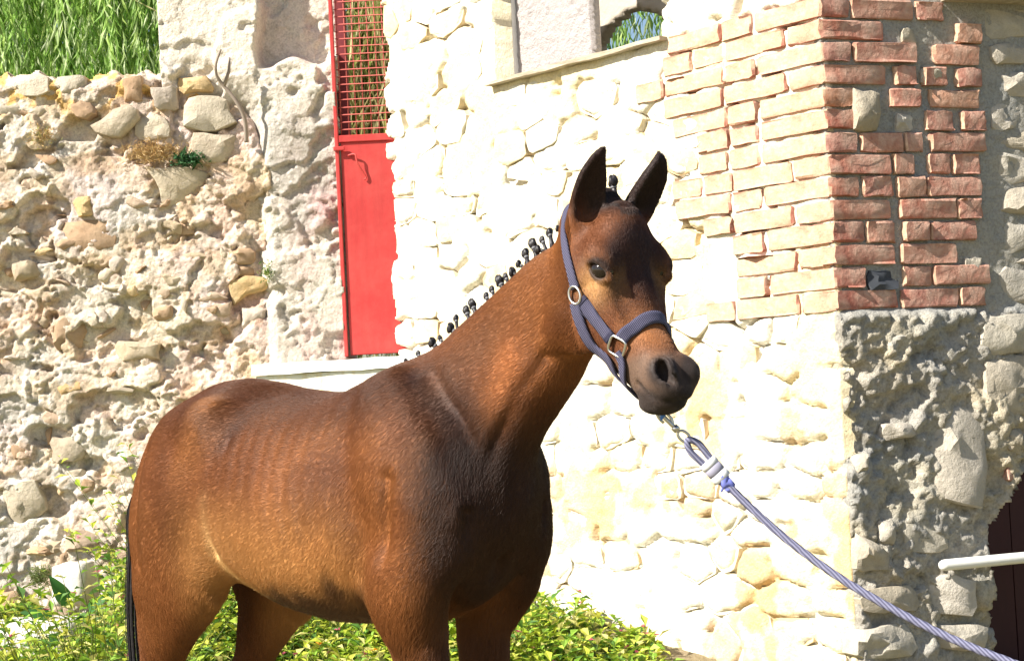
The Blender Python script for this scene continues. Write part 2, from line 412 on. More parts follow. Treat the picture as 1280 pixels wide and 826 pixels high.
# the corner arris below the bricks: two sheets meet there
sr = np.random.default_rng(5)
def pxR(px, py): p = unproj(px, py, COR, NR) - COR; return np.array([p @ UR, p[2]])
def pxM(px, py): p = unproj(px, py, COR, NM) - COR; return np.array([p @ UM, p[2]])
def pxstone(pts, tofun, U, Nn, mat, parent, base=.0, proud=.02, bulge=.012, tilt=.06, name='stone', n=14, rough=.1, org=None):
    cell = np.array([tofun(*p) for p in pts]); ol, size = round_poly(cell, n, rough, .002, sr)
    return put(name, *stone_mesh(ol, COR if org is None else org, U, Nn, base, proud, bulge, sr, tilt=tilt), mat, parent, np.zeros(3))
for pts, pd in [([(1150, 560), (1165, 520), (1200, 505), (1225, 525), (1228, 590), (1215, 632), (1165, 628)], .03), ([(1222, 450), (1280, 440), (1300, 520), (1270, 525), (1228, 520)], .02),
                ([(1220, 395), (1300, 392), (1300, 440), (1222, 448)], .015), ([(1100, 530), (1135, 528), (1142, 545), (1100, 552)], .02), ([(1063, 660), (1105, 690), (1108, 712), (1062, 715)], .03),
                ([(1070, 735), (1140, 728), (1150, 762), (1065, 765)], .03), ([(1062, 785), (1130, 775), (1142, 818), (1062, 825)], .035), ([(1095, 648), (1112, 650), (1114, 682), (1094, 678)], .02),
                ([(1118, 640), (1170, 622), (1185, 690), (1125, 690)], .012), ([(1155, 715), (1215, 720), (1212, 770), (1150, 765)], .02), ([(1160, 780), (1225, 778), (1228, 812), (1165, 812)], .025),
                ([(1062, 570), (1078, 565), (1080, 590), (1064, 592)], .03), ([(1252, 535), (1275, 530), (1272, 570), (1250, 562)], .02), ([(1105, 420), (1130, 415), (1132, 440), (1106, 442)], .01)]:
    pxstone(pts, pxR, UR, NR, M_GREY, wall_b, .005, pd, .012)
for pts in [[(1252, 545), (1262, 540), (1263, 562), (1253, 563)], [(1253, 583), (1262, 580), (1262, 603), (1254, 602)], [(1158, 398), (1172, 397), (1171, 405), (1158, 406)]]:
    pxstone(pts, pxR, UR, NR, M_BRICK, wall_b, .005, .022, .004, name='brick_fragment')
# rubble right of the brick quoin
rs = []
zz = 1.36
while zz < 2.36:
    h = sr.uniform(.07, .13); ss = .66 + sr.uniform(-.02, .05)
    while ss < 1.5: w_ = sr.uniform(.12, .26); rs.append((ss + w_ / 2, zz + h / 2 + sr.normal(0, .012))); ss += w_
    zz += h
rs = np.array(rs)
for cell in voronoi_cells(rs, np.array([.7, 1]), (.62, 1.6, 1.345, 2.36)):
    if cell is None: continue
    ol, size = round_poly(cell, 12, .12, sr.uniform(.010, .02), sr)
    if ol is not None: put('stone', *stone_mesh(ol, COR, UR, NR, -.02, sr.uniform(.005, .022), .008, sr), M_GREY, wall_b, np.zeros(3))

# ---- bricks
def brick(plan, z0, z1, parent, r, mat=None, name='brick'):
    """plan: four points; the first edge(s) face outside. A worn box with jittered, chamfered edges."""
    plan = np.array(plan, float); c = plan.mean(0); V = []; Fc = []
    lv = [(z0, .975), (z0 + .006, 1.0), (z0 * .5 + z1 * .5, 1.0), (z1 - .006, 1.0), (z1, .975)]
    pts = []
    for i in range(4):
        a, b = plan[i], plan[(i + 1) % 4]; L = np.linalg.norm(b - a)
        for t in (.0 + .006 / L, .35, .65, 1 - .006 / L): pts.append(a + (b - a) * t)
    pts = np.array(pts); m = len(pts)
    jt = r.normal(0, .0024, (5, m, 2)); chip = r.integers(0, m); jt[-1 if r.random() < .5 else 0, chip] += r.normal(0, .012, 2)
    for li, (z_, s_) in enumerate(lv):
        for j in range(m):
            p = c + (pts[j] - c) * s_ + jt[li, j]
            V.append((p[0], p[1], z_ + r.normal(0, .0014)))
    for k_ in range(4):
        for j in range(m): Fc.append((k_ * m + j, k_ * m + (j + 1) % m, (k_ + 1) * m + (j + 1) % m, (k_ + 1) * m + j))
    Fc += [tuple(range(m))[::-1], tuple(4 * m + j for j in range(m))]
    o = put(name, [np.array(v) for v in V], Fc, mat or M_BRICK, parent, np.zeros(3))
    if mat is None:                                            # sun-facing sides get the paler copy: sunlight painted into the brick
        o.data.materials.append(M_BRICK_SUN); nm_ = Vector(NM)
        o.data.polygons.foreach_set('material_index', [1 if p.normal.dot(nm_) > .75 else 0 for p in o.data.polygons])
    return o
PITCH_Z = .0733; ZB = 1.349
rowsR = [  # right face, top row first, in crop units measured from the corner: start, end
    [(495, 610), (615, 860), (875, 985)], [(500, 745), (1035, 1140)], [(505, 620), (625, 875), (945, 1130)], [(505, 750), (780, 865), (895, 990), (1030, 1135)],
    [(505, 625), (760, 880), (920, 1120)], [(505, 620), (895, 1005), (1040, 1140)], [(510, 630), (637, 808), (812, 885), (915, 1140)], [(540, 785), (790, 870), (930, 1020), (1030, 1140)],
    [(540, 655), (665, 780), (800, 915), (920, 1140)], [(550, 780), (815, 1042), (1046, 1145)], [(550, 675), (680, 790), (825, 925), (935, 1120)], [(560, 800), (820, 1045)],
    [(565, 685), (830, 940), (950, 1180)], [(580, 820), (830, 1060), (1067, 1170)]]
br = np.random.default_rng(31)
for i, row in enumerate(rowsR):
    zr = ZB + (13 - i) * PITCH_Z; e0 = row[0][0]
    stretcher = row[0][1] - e0 > 180
    for j, (a, b) in enumerate(row):
        sa = (a - e0) / 2.95 / 352.0; sb = (b - e0) / 2.95 / 352.0
        z0 = zr + .005 + br.normal(0, .0012); z1 = zr + PITCH_Z - .006 + br.normal(0, .0015); pr_ = .004 + abs(br.normal(0, .004))
        if j == 0:
            lb = .15 if stretcher else .285                     # the same brick's end on the sunlit face
            p0 = COR[:2] + NR[:2] * pr_ * .6 + NM[:2] * pr_ * .6
            plan = [p0, p0 + UR[:2] * sb, p0 + UR[:2] * sb + UM[:2] * lb * .55 - NR[:2] * .03, p0 + UM[:2] * lb]
            brick(plan, z0, z1, bld if False else wall_b, br)
            # rest of the course along the sunlit face
            s_ = lb + .010; lim = br.uniform(.42, .58) + (.16 if i < 4 else 0) - (.10 if i > 9 else 0); alt = stretcher
            while s_ < lim:
                w_ = (.285 if alt else .15) * br.uniform(.92, 1.05); alt = not alt if br.random() < .75 else alt
                pr2 = .002 + abs(br.normal(0, .004))
                a0 = COR[:2] + UM[:2] * s_ + NM[:2] * pr2; a1 = COR[:2] + UM[:2] * (s_ + w_ - .010) + NM[:2] * pr2
                brick([a1, a0, a0 - NM[:2] * .08, a1 - NM[:2] * .08], z0 + br.normal(0, .0015), z1 + br.normal(0, .0015), wall_a, br); s_ += w_
        else:
            a0 = COR[:2] + UR[:2] * sa + NR[:2] * pr_; a1 = COR[:2] + UR[:2] * sb + NR[:2] * pr_
            brick([a0, a1, a1 - NR[:2] * .08, a0 - NR[:2] * .08], z0, z1, wall_b, br)
# higher courses, out of the frame
M_DARKST = plain('dark_blue_stone', (.05, .055, .065, 1), .8)
pxstone([(1084, 338), (1125, 338), (1126, 363), (1084, 363)], pxR, UR, NR, M_DARKST, wall_b, -.01, .012, .004)
pxstone([(1063, 112), (1095, 112), (1102, 165), (1066, 166)], pxR, UR, NR, M_GREY, wall_b, -.012, .030, .012)
for pts in ([(1150, 80), (1183, 82), (1184, 106), (1150, 105)], [(1120, 140), (1142, 143), (1142, 165), (1120, 166)], [(1205, 322), (1228, 322), (1226, 340), (1205, 338)], [(1127, 35), (1150, 35), (1148, 55), (1127, 56)]):
    pxstone(pts, pxR, UR, NR, M_GREY, wall_b, -.016, .012, .005)

# ---- window: sill, recessed pier, inner arcade wall
k = NT('worn_plank', .85, .2); g = k.noise(k.mapping(k.coord(), (3, 3, 30)), 8, 5); k.color(k.ramp(g, [(.3, (.30, .25, .18, 1)), (.7, (.46, .40, .31, 1))])); k.bump(g, .5, .005); M_PLANK = k.m
def slab(name, O, U, Nn, s0, s1, z0, z1, d0, d1, mat, parent, org, seg=8, jit=.002, r=None):
    r = r or rng; V = []; Fc = []
    for i in range(seg + 1):
        s = s0 + (s1 - s0) * i / seg
        for z_, d in ((z0, d0), (z0, d1), (z1, d1), (z1, d0)): V.append(O + U * s + ZUP * (z_ + r.normal(0, jit)) + Nn * (d + r.normal(0, jit)))
    for i in range(seg):
        for j in range(4): Fc.append((i * 4 + j, (i + 1) * 4 + j, (i + 1) * 4 + (j + 1) % 4, i * 4 + (j + 1) % 4))
    Fc += [(3, 2, 1, 0), tuple(seg * 4 + j for j in range(4))]
    o = put(name, V, Fc, mat, parent, org)
    bm = bmesh.new(); bm.from_mesh(o.data); bmesh.ops.recalc_face_normals(bm, faces=bm.faces); bm.to_mesh(o.data); bm.free()
    o.data.polygons.foreach_set('use_smooth', [False] * len(o.data.polygons)); return o
slab('window_sill', COR, UM, NM, .70, 1.675, 2.360, 2.375, -.10, .035, M_PLANK, bld, COR)
k = NT('lilac_stucco', .95, .1); cc = k.coord(); n2 = k.noise(cc, 55, 6, .7)
k.color(k.mix(k.noise(cc, 4), (.40, .36, .36, 1), (.50, .455, .44, 1))); k.bump(n2, 1.0, .02); M_STUC = k.m
def pxP(px, py, dep): p = unproj(px, py, COR - NM * dep, NM) - COR; return np.array([p @ UM, p[2]])
pier0 = pxP(740, 60, .12)[0]
def pier_d(S, Z): return -.12 + .006 * fbm(S * 40, Z * 40, S * 0, 4) + .003 * fbm(S * 120, Z * 120, S * 0, 2)
B_(relief('pier', COR, UM, NM, pier0, 1.70, 2.36, 3.3, .010, pier_d, None, .17, M_STUC, bld))
ps = pxP(640, 60, .10)[0]
slab('pier_trim', COR, UM, NM, ps - .012, ps + .012, 2.375, 3.3, -.12, -.098, plain('white_trim', (.72, .70, .66, 1), .7), bld, COR)
k = NT('inner_plaster', .95, .1); k.color(k.mix(k.noise(k.coord(), 6), (.42, .37, .30, 1), (.50, .45, .38, 1))); k.bump(k.noise(k.coord(), 40, 5), .5, .01); M_INNER = k.m
def pxI(px, py): p = unproj(px, py, COR - NM * .75, NM) - COR; return np.array([p @ UM, p[2]])
ac = pxI(792, 66); ar_ = abs(pxI(738, 66)[0] - pxI(846, 60)[0]) / 2; at_ = pxI(792, 12)[1]; ac[1] = at_ - ar_ * .9
def arch_keep(S, Z):
    return ~((np.abs(S - ac[0]) < ar_) & (Z < at_ - (at_ - ac[1]) * (1 - np.sqrt(np.clip(1 - ((S - ac[0]) / ar_) ** 2, 0, 1)))))
B_(relief('arcade_wall', COR, UM, NM, .0, 2.3, 2.30, 3.3, .02, lambda S, Z: -.75 + .004 * fbm(S * 15, Z * 15, S * 0, 3), arch_keep, .81, M_INNER, bld))
slab('eave_board', COR, UR, NR, .47, 2.2, 2.372, 2.43, -.02, .10, M_PLANK, bld, COR)

# ---- maroon door and the white barrier pole at the right
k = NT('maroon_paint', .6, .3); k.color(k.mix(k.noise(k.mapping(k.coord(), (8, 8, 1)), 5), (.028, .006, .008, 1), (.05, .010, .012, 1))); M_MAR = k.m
md = tag(empty('plank_door', COR + UR * .9 - NR * .2), 'dark maroon plank door in the shaded archway at the right', 'door')
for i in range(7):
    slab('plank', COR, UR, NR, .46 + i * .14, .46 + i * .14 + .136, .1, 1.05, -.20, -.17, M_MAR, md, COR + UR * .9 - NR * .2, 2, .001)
pole = tag(empty('barrier_pole', COR + UR * .29 + ZUP * .52), 'white horizontal pole fixed in front of the maroon door', 'pole')
pO = COR + UR * .29 + ZUP * .52
pp = [pO + NR * .055, pO + UR * .012 + NR * .055, pO + UR * .3 + NR * .055 - ZUP * .0, pO + UR * 1.9 + NR * .055 - ZUP * .01]
k = NT('white_paint', .45, .4); k.color(k.mix(k.noise(k.coord(), 30, 4), (.78, .78, .74, 1), (.70, .68, .62, 1))); M_WHITE = k.m
mesh_obj('pipe', *[[v - pO for v in tube([pp[0] + UR * .0, pp[0] + UR * .004, pp[0] + UR * .012, pp[0] + UR * .02, pp[2], pp[3]], [.006, .013, .017, .0185, .0185, .0185], 18)[0]], tube([pp[0] + UR * .0, pp[0] + UR * .004, pp[0] + UR * .012, pp[0] + UR * .02, pp[2], pp[3]], [.006, .013, .017, .0185, .0185, .0185], 18)[1]], M_WHITE, pole)
mesh_obj('bracket', *[[v - pO for v in tube([pO + UR * .05 + NR * .05, pO + UR * .05 - NR * .06], .008, 10)[0]], tube([pO + UR * .05 + NR * .05, pO + UR * .05 - NR * .06], .008, 10)[1]], plain('iron', (.12, .10, .09, 1), .6, .4, .6), pole)

# ================================================================== left side: rubble wall, pillar, red gate, landing
LX = np.array([1.0, 0, 0]); LN = np.array([0, -1.0, 0])
def pxL(px, py, Y=7.6): p = unproj(px, py, (0, Y, 0), np.array([0, 1.0, 0])); return np.array([p[0], p[2]])
LW = np.array([0, 7.55, 0.0])
TOPX = np.array([-5, -2.6, -2.20, -2.0, -1.83, -1.65, -1.45, -1.36, -1.24, -1.13, -1.06, -1.0]); TOPZ = np.array([2.7, 2.66, 2.64, 2.635, 2.61, 2.625, 2.62, 2.595, 2.57, 2.50, 2.38, 2.2])
def rub_depth(S, Z):
    d = .022 * fbm(S * 2.6, Z * 2.6, S * 0 + 6, 3) + crumble(S, Z, 0.0, .85)
    top = np.interp(S, TOPX, TOPZ); d = d - .10 * sstep(top - .10, top + .02, Z) ** 2
    low = (1 - sstep(.55, .95, Z)) * (1 - sstep(-1.95, -1.75, S))
    return d * (1 - .6 * low)
def rub_keep(S, Z): return Z < np.interp(S, TOPX, TOPZ) + .012 * np.sin(S * 40) + .01 * np.sin(S * 93)
def rub_tint(S, Z, D):
    c = np.ones((len(S), 3)); pk = sstep(-1.75, -1.05, S) * sstep(-.25, .3, fbm(S * 4, Z * 4, S * 0 + 8, 3)); c = c * (1 - pk[:, None] * np.array([.0, .10, .08]))
    warm = sstep(-.1, .3, fbm(S * 3 + 9, Z * 3, S * 0, 4)); c = c * (1 - (warm * .9)[:, None] * np.array([.03, .08, .17]))
    gr = sstep(-.05, .25, fbm(S * 4.5 + 40, Z * 5, S * 0 + 21, 4)); c = c * (1 - gr[:, None] * np.array([.13, .12, .08]))
    pkk = sstep(.05, .3, fbm(S * 5 + 70, Z * 5, S * 0 + 2, 4)); c = c * (1 - pkk[:, None] * np.array([.0, .07, .06]))
    brn = sstep(.18, .30, fbm(S * 8 + 11, Z * 9, S * 0 + 2, 4)); c = c * (1 - brn[:, None] * np.array([.12, .20, .30]))
    lich = sstep(.16, .30, fbm(S * 13, Z * 13, S * 0 + 15, 3)) * sstep(2.38, 2.52, Z); c = c * (1 - lich[:, None]) + lich[:, None] * np.array([1.0, .70, .30])
    return c
rub = tag(empty('rubble_wall', LW + LX * -2), 'weathered tan rubble wall with crumbling render left of the pillar', 'wall'); rO = LW + LX * -2
wall_l = relief('wall', LW, LX, LN, -2.45, -1.0, .12, 2.72, .0072, rub_depth, rub_keep, .42, M_RUBM, rub, rub_tint); wall_l.location = -rO
wall_l2 = relief('wall', LW, LX, LN, -5.0, -2.45, .12, 2.72, .03, rub_depth, rub_keep, .42, M_RUBM, rub, rub_tint); wall_l2.location = -rO
sr = np.random.default_rng(77)
M_ORS = stone_mat('orange_stone', [(0, (.54, .37, .18, 1)), (1, (.50, .32, .15, 1))], 30, .9, (.56, .46, .30, 1), .6); M_BRS = stone_mat('brown_stone', [(0, (.36, .24, .15, 1)), (1, (.42, .29, .19, 1))], 30, .6, (.5, .40, .28, 1), .3)
M_PALE = stone_mat('pale_grey_stone', [(0, (.42, .37, .29, 1)), (.5, (.50, .43, .33, 1)), (1, (.38, .31, .23, 1))], 26, .9, (.56, .50, .40, 1), .6)
big = [([(88, 132), (110, 125), (124, 140), (112, 152), (95, 146)], M_BRS, .045), ([(112, 160), (150, 134), (172, 132), (180, 150), (155, 172), (120, 170)], M_PALE, .06), ([(170, 150), (190, 140), (215, 150), (216, 172), (185, 180), (168, 172)], M_PALE, .04),
       ([(232, 122), (285, 120), (292, 160), (255, 167), (230, 160)], M_PALE, .06), ([(240, 168), (300, 170), (305, 200), (262, 205), (240, 195)], M_PALE, .055), ([(180, 210), (222, 208), (262, 214), (250, 238), (232, 250), (226, 268), (204, 266), (196, 236)], M_RUB, .02),
       ([(188, 112), (222, 108), (224, 138), (195, 140)], M_RUB, .05), ([(152, 98), (180, 96), (178, 130), (155, 128)], M_BRS, .045), ([(284, 352), (312, 344), (340, 350), (338, 362), (308, 368), (292, 382), (285, 372)], M_ORS, .022),
       ([(280, 312), (316, 308), (320, 330), (282, 332)], M_BRS, .025), ([(280, 332), (318, 333), (318, 345), (280, 350)], M_BRS, .012), ([(66, 398), (100, 394), (108, 412), (98, 438), (68, 438)], M_BRS, .012), ([(70, 278), (145, 272), (148, 310), (80, 318)], M_BRS, .025),
       ([(65, 482), (100, 472), (104, 486), (72, 496)], M_ORS, .02), ([(140, 425), (198, 428), (202, 448), (150, 452)], M_RUB, .02), ([(90, 248), (115, 244), (120, 268), (98, 274)], M_ORS, .04), ([(262, 205), (300, 205), (296, 242), (262, 240)], M_BRS, .015),
       ([(118, 60 + 210), (148, 270), (150, 300), (120, 300)], M_BRS, .02), ([(20, 92), (60, 94), (66, 120), (18, 122)], M_PALE, .04), ([(66, 95), (110, 94), (112, 120), (70, 122)], M_PALE, .03), ([(222, 98), (262, 96), (270, 115), (225, 118)], M_ORS, .04),
       ([(12, 330), (40, 322), (52, 345), (18, 352)], M_RUB, .03), ([(190, 386), (215, 380), (218, 400), (192, 402)], M_BRS, .03), ([(60, 545), (105, 548), (108, 575), (66, 580)], M_PALE, .02), ([(300, 385), (332, 383), (333, 410), (302, 412)], M_RUB, .02),
       ([(0, 605), (45, 600), (60, 640), (10, 660)], M_PALE, .012), ([(80, 660), (130, 664), (128, 684), (82, 690)], M_RUB, .03), ([(0, 740), (28, 735), (30, 765), (0, 770)], M_BRS, .04)]
def pl(px, py): return pxL(px, py, 7.53)
for pts, m, pd in big: pxstone(pts, pl, LX, LN, m, wall_l, .0, pd, .012, .12, n=14, rough=.14, org=LW)
for i in range(120):                                          # smaller rubble half sunk in the render
    px, py = sr.uniform(0, 300), sr.uniform(105, 720)
    if 60 < px < 310 and 110 < py < 250: continue
    w_, h_ = sr.uniform(7, 24), sr.uniform(6, 15)
    a = np.sort(sr.uniform(0, 2 * math.pi, 6)); pts = [(px + w_ * math.cos(t), py + h_ * math.sin(t)) for t in a[::-1]]
    s_, z_ = pl(px, py)
    if s_ > -1.02 or z_ > np.interp(s_, TOPX, TOPZ) - .06: continue
    dd = float(rub_depth(np.array([s_]), np.array([z_]))[0])
    pxstone(pts, pl, LX, LN, [M_RUB, M_RUB, M_BRS, M_PALE][sr.integers(0, 4)], wall_l, dd - .012, sr.uniform(.008, .022), .008, .15, n=10, rough=.2, org=LW)
# pillar
PO = np.array([0, 7.5, 0.0])
def pil_depth(S, Z):
    d = crumble(S, Z, 7.0, .55)
    upper = sstep(2.60, 2.66, Z + .02 * np.sin(S * 30)); edge = sstep(-1.035, -1.015, S + .012 * np.sin(Z * 17))
    d = d * (1 - .55 * upper) - .15 * upper * edge
    low = (1 - sstep(2.30, 2.60, Z)) * (1 - sstep(-1.12, -.99, S)); return d - .14 * low
def pil_keep(S, Z): return S < -.708 + .028 * sstep(2.2, 2.95, Z) - .0 + .006 * np.sin(Z * 25)
def pil_tint(S, Z, D):
    c = np.ones((len(S), 3)); up = sstep(2.45, 2.65, Z); c = c * (.84 + up[:, None] * np.array([.20, .20, .20]))
    red = sstep(-1.0, -.76, S) * (1 - sstep(2.1, 2.5, Z)) * sstep(-.35, .25, fbm(S * 5, Z * 4, S * 0 + 3, 3)); c = c * (1 - red[:, None] * np.array([.0, .26, .20]))
    g = sstep(0, .4, fbm(S * 3.5, Z * 3.5, S * 0 + 12, 3)) * (1 - up); c = c * (1 - g[:, None] * np.array([.14, .13, .10])); return c
pil = tag(empty('gate_pillar', (-1.05, 7.5, .2)), 'rough plastered pillar between the rubble wall and red gate', 'pillar'); pilO = np.array([-1.05, 7.5, .2])
o = relief('plastered_shaft', PO, LX, LN, -1.452, -.66, .12, 3.35, .0075, pil_depth, pil_keep, .45, M_RUBM, pil, pil_tint); o.location = -pilO
# landing in front of the gate
la = np.array([*pxL(320, 462, 7.42)[:1], 7.42, 0]); lb_ = np.array([pxL(640, 440, 7.0)[0], 7.0, 0]); Ul = lb_ - la; Ul /= np.linalg.norm(Ul); Nl = np.array([Ul[1], -Ul[0], 0])
ld = tag(empty('landing', la), 'whitewashed stone landing under the red gate behind the foal\'s back', 'landing')
Ll = np.linalg.norm(lb_ - la); k = NT('whitewash', .9, .15); cc = k.coord(); n1 = k.noise(k.mapping(cc, (1, 1, .4)), 14, 5)
k.color(k.mix(k.ramp(n1, [(.5, (0, 0, 0)), (.7, (1, 1, 1))]), (.74, .72, .64, 1), (.64, .53, .30, 1))); k.bump(k.noise(cc, 40, 5), .4, .01); M_WW = k.m
o = relief('base_wall', la, Ul, Nl, 0, Ll, .1, 1.275, .02, lambda S, Z: .008 * fbm(S * 9, Z * 9, S * 0, 4), None, .10, M_WW, ld); o.location = -la
slab('coping', la, Ul, Nl, -.01, Ll, 1.276, 1.322, -.14, .022, plain('white_coping', (.76, .75, .70, 1), .85), ld, la, 14, .002)
# red gate
GO = np.array([-.74, 7.53, 1.34]); gate = tag(empty('red_gate', GO), 'red metal gate with wire mesh top beside the pillar', 'gate')
k = NT('red_paint', .5, .35); cc = k.coord(); c = k.mix(k.ramp(k.noise(cc, 7, 6, .65), [(.4, (0, 0, 0)), (.75, (1, 1, 1))]), (.43, .036, .034, 1), (.49, .066, .056, 1))
c = k.mix(k.ramp(k.noise(cc, 38, 6, .75), [(.66, (0, 0, 0)), (.72, (.8, .8, .8))]), c, (.20, .07, .04, 1))                     # rust specks
c = k.mix(.35, c, k.ramp(k.noise(k.mapping(cc, (14, 14, .8)), 3, 4), [(.3, (.7, .7, .7)), (.7, (1.15, 1.15, 1.15))]), 'MULTIPLY'); k.color(c)
k.bump(k.noise(cc, 18, 5), .3, .006); M_RED = k.m
M_WIRE = plain('rusty_red_wire', (.40, .085, .07, 1), .7)
M_REDD = plain('dark_red_paint', (.16, .02, .025, 1), .55)
def gbox(name, x0, x1, z0, z1, y0, y1, m, parent=None):
    V = [(a - GO[0], b - GO[1], c - GO[2]) for a in (x0, x1) for b in (y0, y1) for c in (z0, z1)]
    Fc = [(0, 1, 3, 2), (4, 6, 7, 5), (0, 4, 5, 1), (2, 3, 7, 6), (0, 2, 6, 4), (1, 5, 7, 3)]
    o = mesh_obj(name, V, Fc, m, parent or gate, False); md_ = o.modifiers.new('bevel', 'BEVEL'); md_.width = .003; md_.segments = 2; return o
gbox('panel', -.692, .05, 1.345, 2.255, 7.487, 7.50, M_RED)
gbox('frame_rail', -.709, .05, 2.255, 2.285, 7.478, 7.505, M_RED)
gbox('frame_stile', -.716, -.700, 1.34, 3.2, 7.475, 7.505, M_RED)
gbox('jamb', -.70, -.655, 2.29, 3.2, 7.57, 7.63, M_REDD)
for i in range(24):
    x_ = -.686 + i * .0325
    mesh_obj('wire', *[[v - GO for v in tube([(x_, 7.495, 2.285), (x_, 7.495, 3.2)], .0025, 5)[0]], tube([(0, 0, 0), (0, 0, 1)], 1, 5)[1]], M_WIRE, gate)
for i in range(27):
    z_ = 2.31 + i * .0325
    mesh_obj('wire', *[[v - GO for v in tube([(-.696, 7.4915, z_ + rng.normal(0, .001)), (.05, 7.4915, z_)], .0025, 5)[0]], tube([(0, 0, 0), (0, 0, 1)], 1, 5)[1]], M_WIRE, gate)
hd_ = [pxL(*p, 7.51) for p in ((436, 196), (445, 195), (448, 206), (458, 222), (456, 226))]
mesh_obj('handle', *[[np.array(v) - GO for v in tube(catmull(np.array([(a, 7.478 - .012 * (i in (1, 2)), b) for i, (a, b) in enumerate(hd_)]), 5), .004, 8)[0]], tube(catmull(np.array([(a, 7.478, b) for i, (a, b) in enumerate(hd_)]), 5), .004, 8)[1]], M_RED, gate)
lz = pxL(428, 187, 7.5)[1]; gbox('latch', -.722, -.674, lz - .009, lz + .009, 7.462, 7.476, M_RED)
# ================================================================== vegetation
def leaf_mat(name, rough=.55, trans=.35):
    m = bpy.data.materials.new(name); m.use_nodes = True; t = m.node_tree; b = t.nodes['Principled BSDF']; b.inputs['Roughness'].default_value = rough; b.inputs['Specular IOR Level'].default_value = .3
    a = t.nodes.new('ShaderNodeAttribute'); a.attribute_name = 'tint'; tr = t.nodes.new('ShaderNodeBsdfTranslucent'); mx = t.nodes.new('ShaderNodeMixShader'); mx.inputs[0].default_value = trans
    t.links.new(a.outputs['Color'], b.inputs['Base Color']); t.links.new(a.outputs['Color'], tr.inputs['Color'])
    t.links.new(b.outputs[0], mx.inputs[1]); t.links.new(tr.outputs[0], mx.inputs[2]); t.links.new(mx.outputs[0], t.nodes['Material Output'].inputs['Surface']); return m
M_LEAF = leaf_mat('leaf'); M_WIL = leaf_mat('willow_leaf', .5, .5)
def leaves(P, D, Nn, L, W, fold=.25, curve=.15):
    """folded leaf blades: base P, direction D, face normal Nn; returns verts (6 per leaf) and quads (2 per leaf)"""
    D = D / np.linalg.norm(D, axis=1)[:, None]; Sd = np.cross(D, Nn); Sd /= np.linalg.norm(Sd, axis=1)[:, None] + 1e-9; Nn = np.cross(Sd, D)
    L = L[:, None]; W = W[:, None]
    tip = P + D * L - Nn * L * curve; mid = P + D * L * .5
    V = np.stack([P, mid + Sd * W * .5 + Nn * W * fold, tip, mid - Sd * W * .5 + Nn * W * fold, P + D * L * .45], 1)
    n = len(P); o = np.arange(n)[:, None] * 5
    T = np.concatenate([o + np.array([[0, 1, 4]]), o + np.array([[1, 2, 4]]), o + np.array([[0, 4, 3]]), o + np.array([[3, 4, 2]])], 0)
    return V.reshape(-1, 3), T
def leaf_obj(name, V, T, C, mat, parent=None):
    o = quad_mesh(name, V, T, mat, parent, False); color_attr(o.data, np.repeat(C, 5, 0), 'tint'); return o
def pick(pal, n, r):
    pal = np.array(pal); return pal[r.integers(0, len(pal), n)] * r.uniform(.8, 1.2, (n, 1))
pr = np.random.default_rng(91)
# ---- low flowering ground cover in front of the walls
def in_bed(X, Y):
    d = (np.stack([X, Y], -1) - COR[:2]) @ NM[:2]
    return (d > .06) & (Y < 7.42) & (Y > 4.95)
n = 1500; PX = pr.uniform(-2.6, 1.1, n * 3); PY = pr.uniform(4.9, 7.4, n * 3); m = in_bed(PX, PY)
dens = np.where(PX < -1.0, 1.0, np.where(PX < .1, .9, .5)) * np.where((PX > -.15) & (PY > 6.25), .25, 1); m &= pr.random(n * 3) < dens; m &= ~((PX < -1.6) & (pr.random(n * 3) < .55))
m &= PX < .45; m &= ~((PX > -2.05) & (PX < -1.5) & (PY > 6.0)); PX, PY = PX[m], PY[m]; patch = np.clip(.95 + 1.1 * fbm(PX * 2.2, PY * 2.2, PX * 0, 3), .45, 1.6) * np.where(PX < -1.5, .55, np.where(PX < -1.0, 1.35, 1)); hts = patch * pr.uniform(.13, .30, len(PX)) * np.where(PX < -1.1, 1.0 + .25 * sstep(-2.2, -1.5, PX), np.where(PX > -.2, .55, .8))
lp = []; ld_ = []; ln = []; lL = []; lW = []; lC = []; fl = []
PAL = [(.32, .44, .035), (.46, .52, .05), (.18, .32, .03), (.58, .58, .10), (.08, .18, .03), (.40, .52, .07), (.60, .56, .20), (.24, .40, .05)]
stv = []; stt = []
for x_, y_, h_ in zip(PX, PY, hts):
    gz = float(ground_z(np.array(x_), np.array(y_))); ns = pr.integers(3, 6)
    for s_ in range(ns):
        lean = pr.normal(0, .35, 2); nl = pr.integers(7, 13); hh = h_ * pr.uniform(.6, 1.1)
        t = np.sort(pr.uniform(.1, 1, nl)); base = np.stack([x_ + lean[0] * hh * t, y_ + lean[1] * hh * t, gz + hh * t], 1)
        az = pr.uniform(0, 2 * math.pi, nl); el = pr.uniform(-.1, .9, nl); d = np.stack([np.cos(az) * np.cos(el), np.sin(az) * np.cos(el), np.sin(el)], 1)
        lp.append(base); ld_.append(d); up = np.stack([-d[:, 0] * .3, -d[:, 1] * .3, np.ones(nl)], 1) + pr.normal(0, .3, (nl, 3)); ln.append(up)
        lL.append(pr.uniform(.028, .062, nl)); lW.append(pr.uniform(.015, .030, nl)); lC.append(pick(PAL, nl, pr))
        e = base[-1]; stv.append((np.array([x_, y_, gz]), e))
        if pr.random() < .06: fl.append(e + np.array([0, 0, .01]))
lp = np.vstack(lp); V, T = leaves(lp, np.vstack(ld_), np.vstack(ln), np.concatenate(lL), np.concatenate(lW))
tag(leaf_obj('ground_cover', V, T, np.vstack(lC), M_LEAF), 'low yellow green leafy ground cover along the foot of the walls', 'plants', kind='stuff')
V = []; Fc = []
A = np.array([a for a, b in stv]); B = np.array([b for a, b in stv]); wv_ = .0016
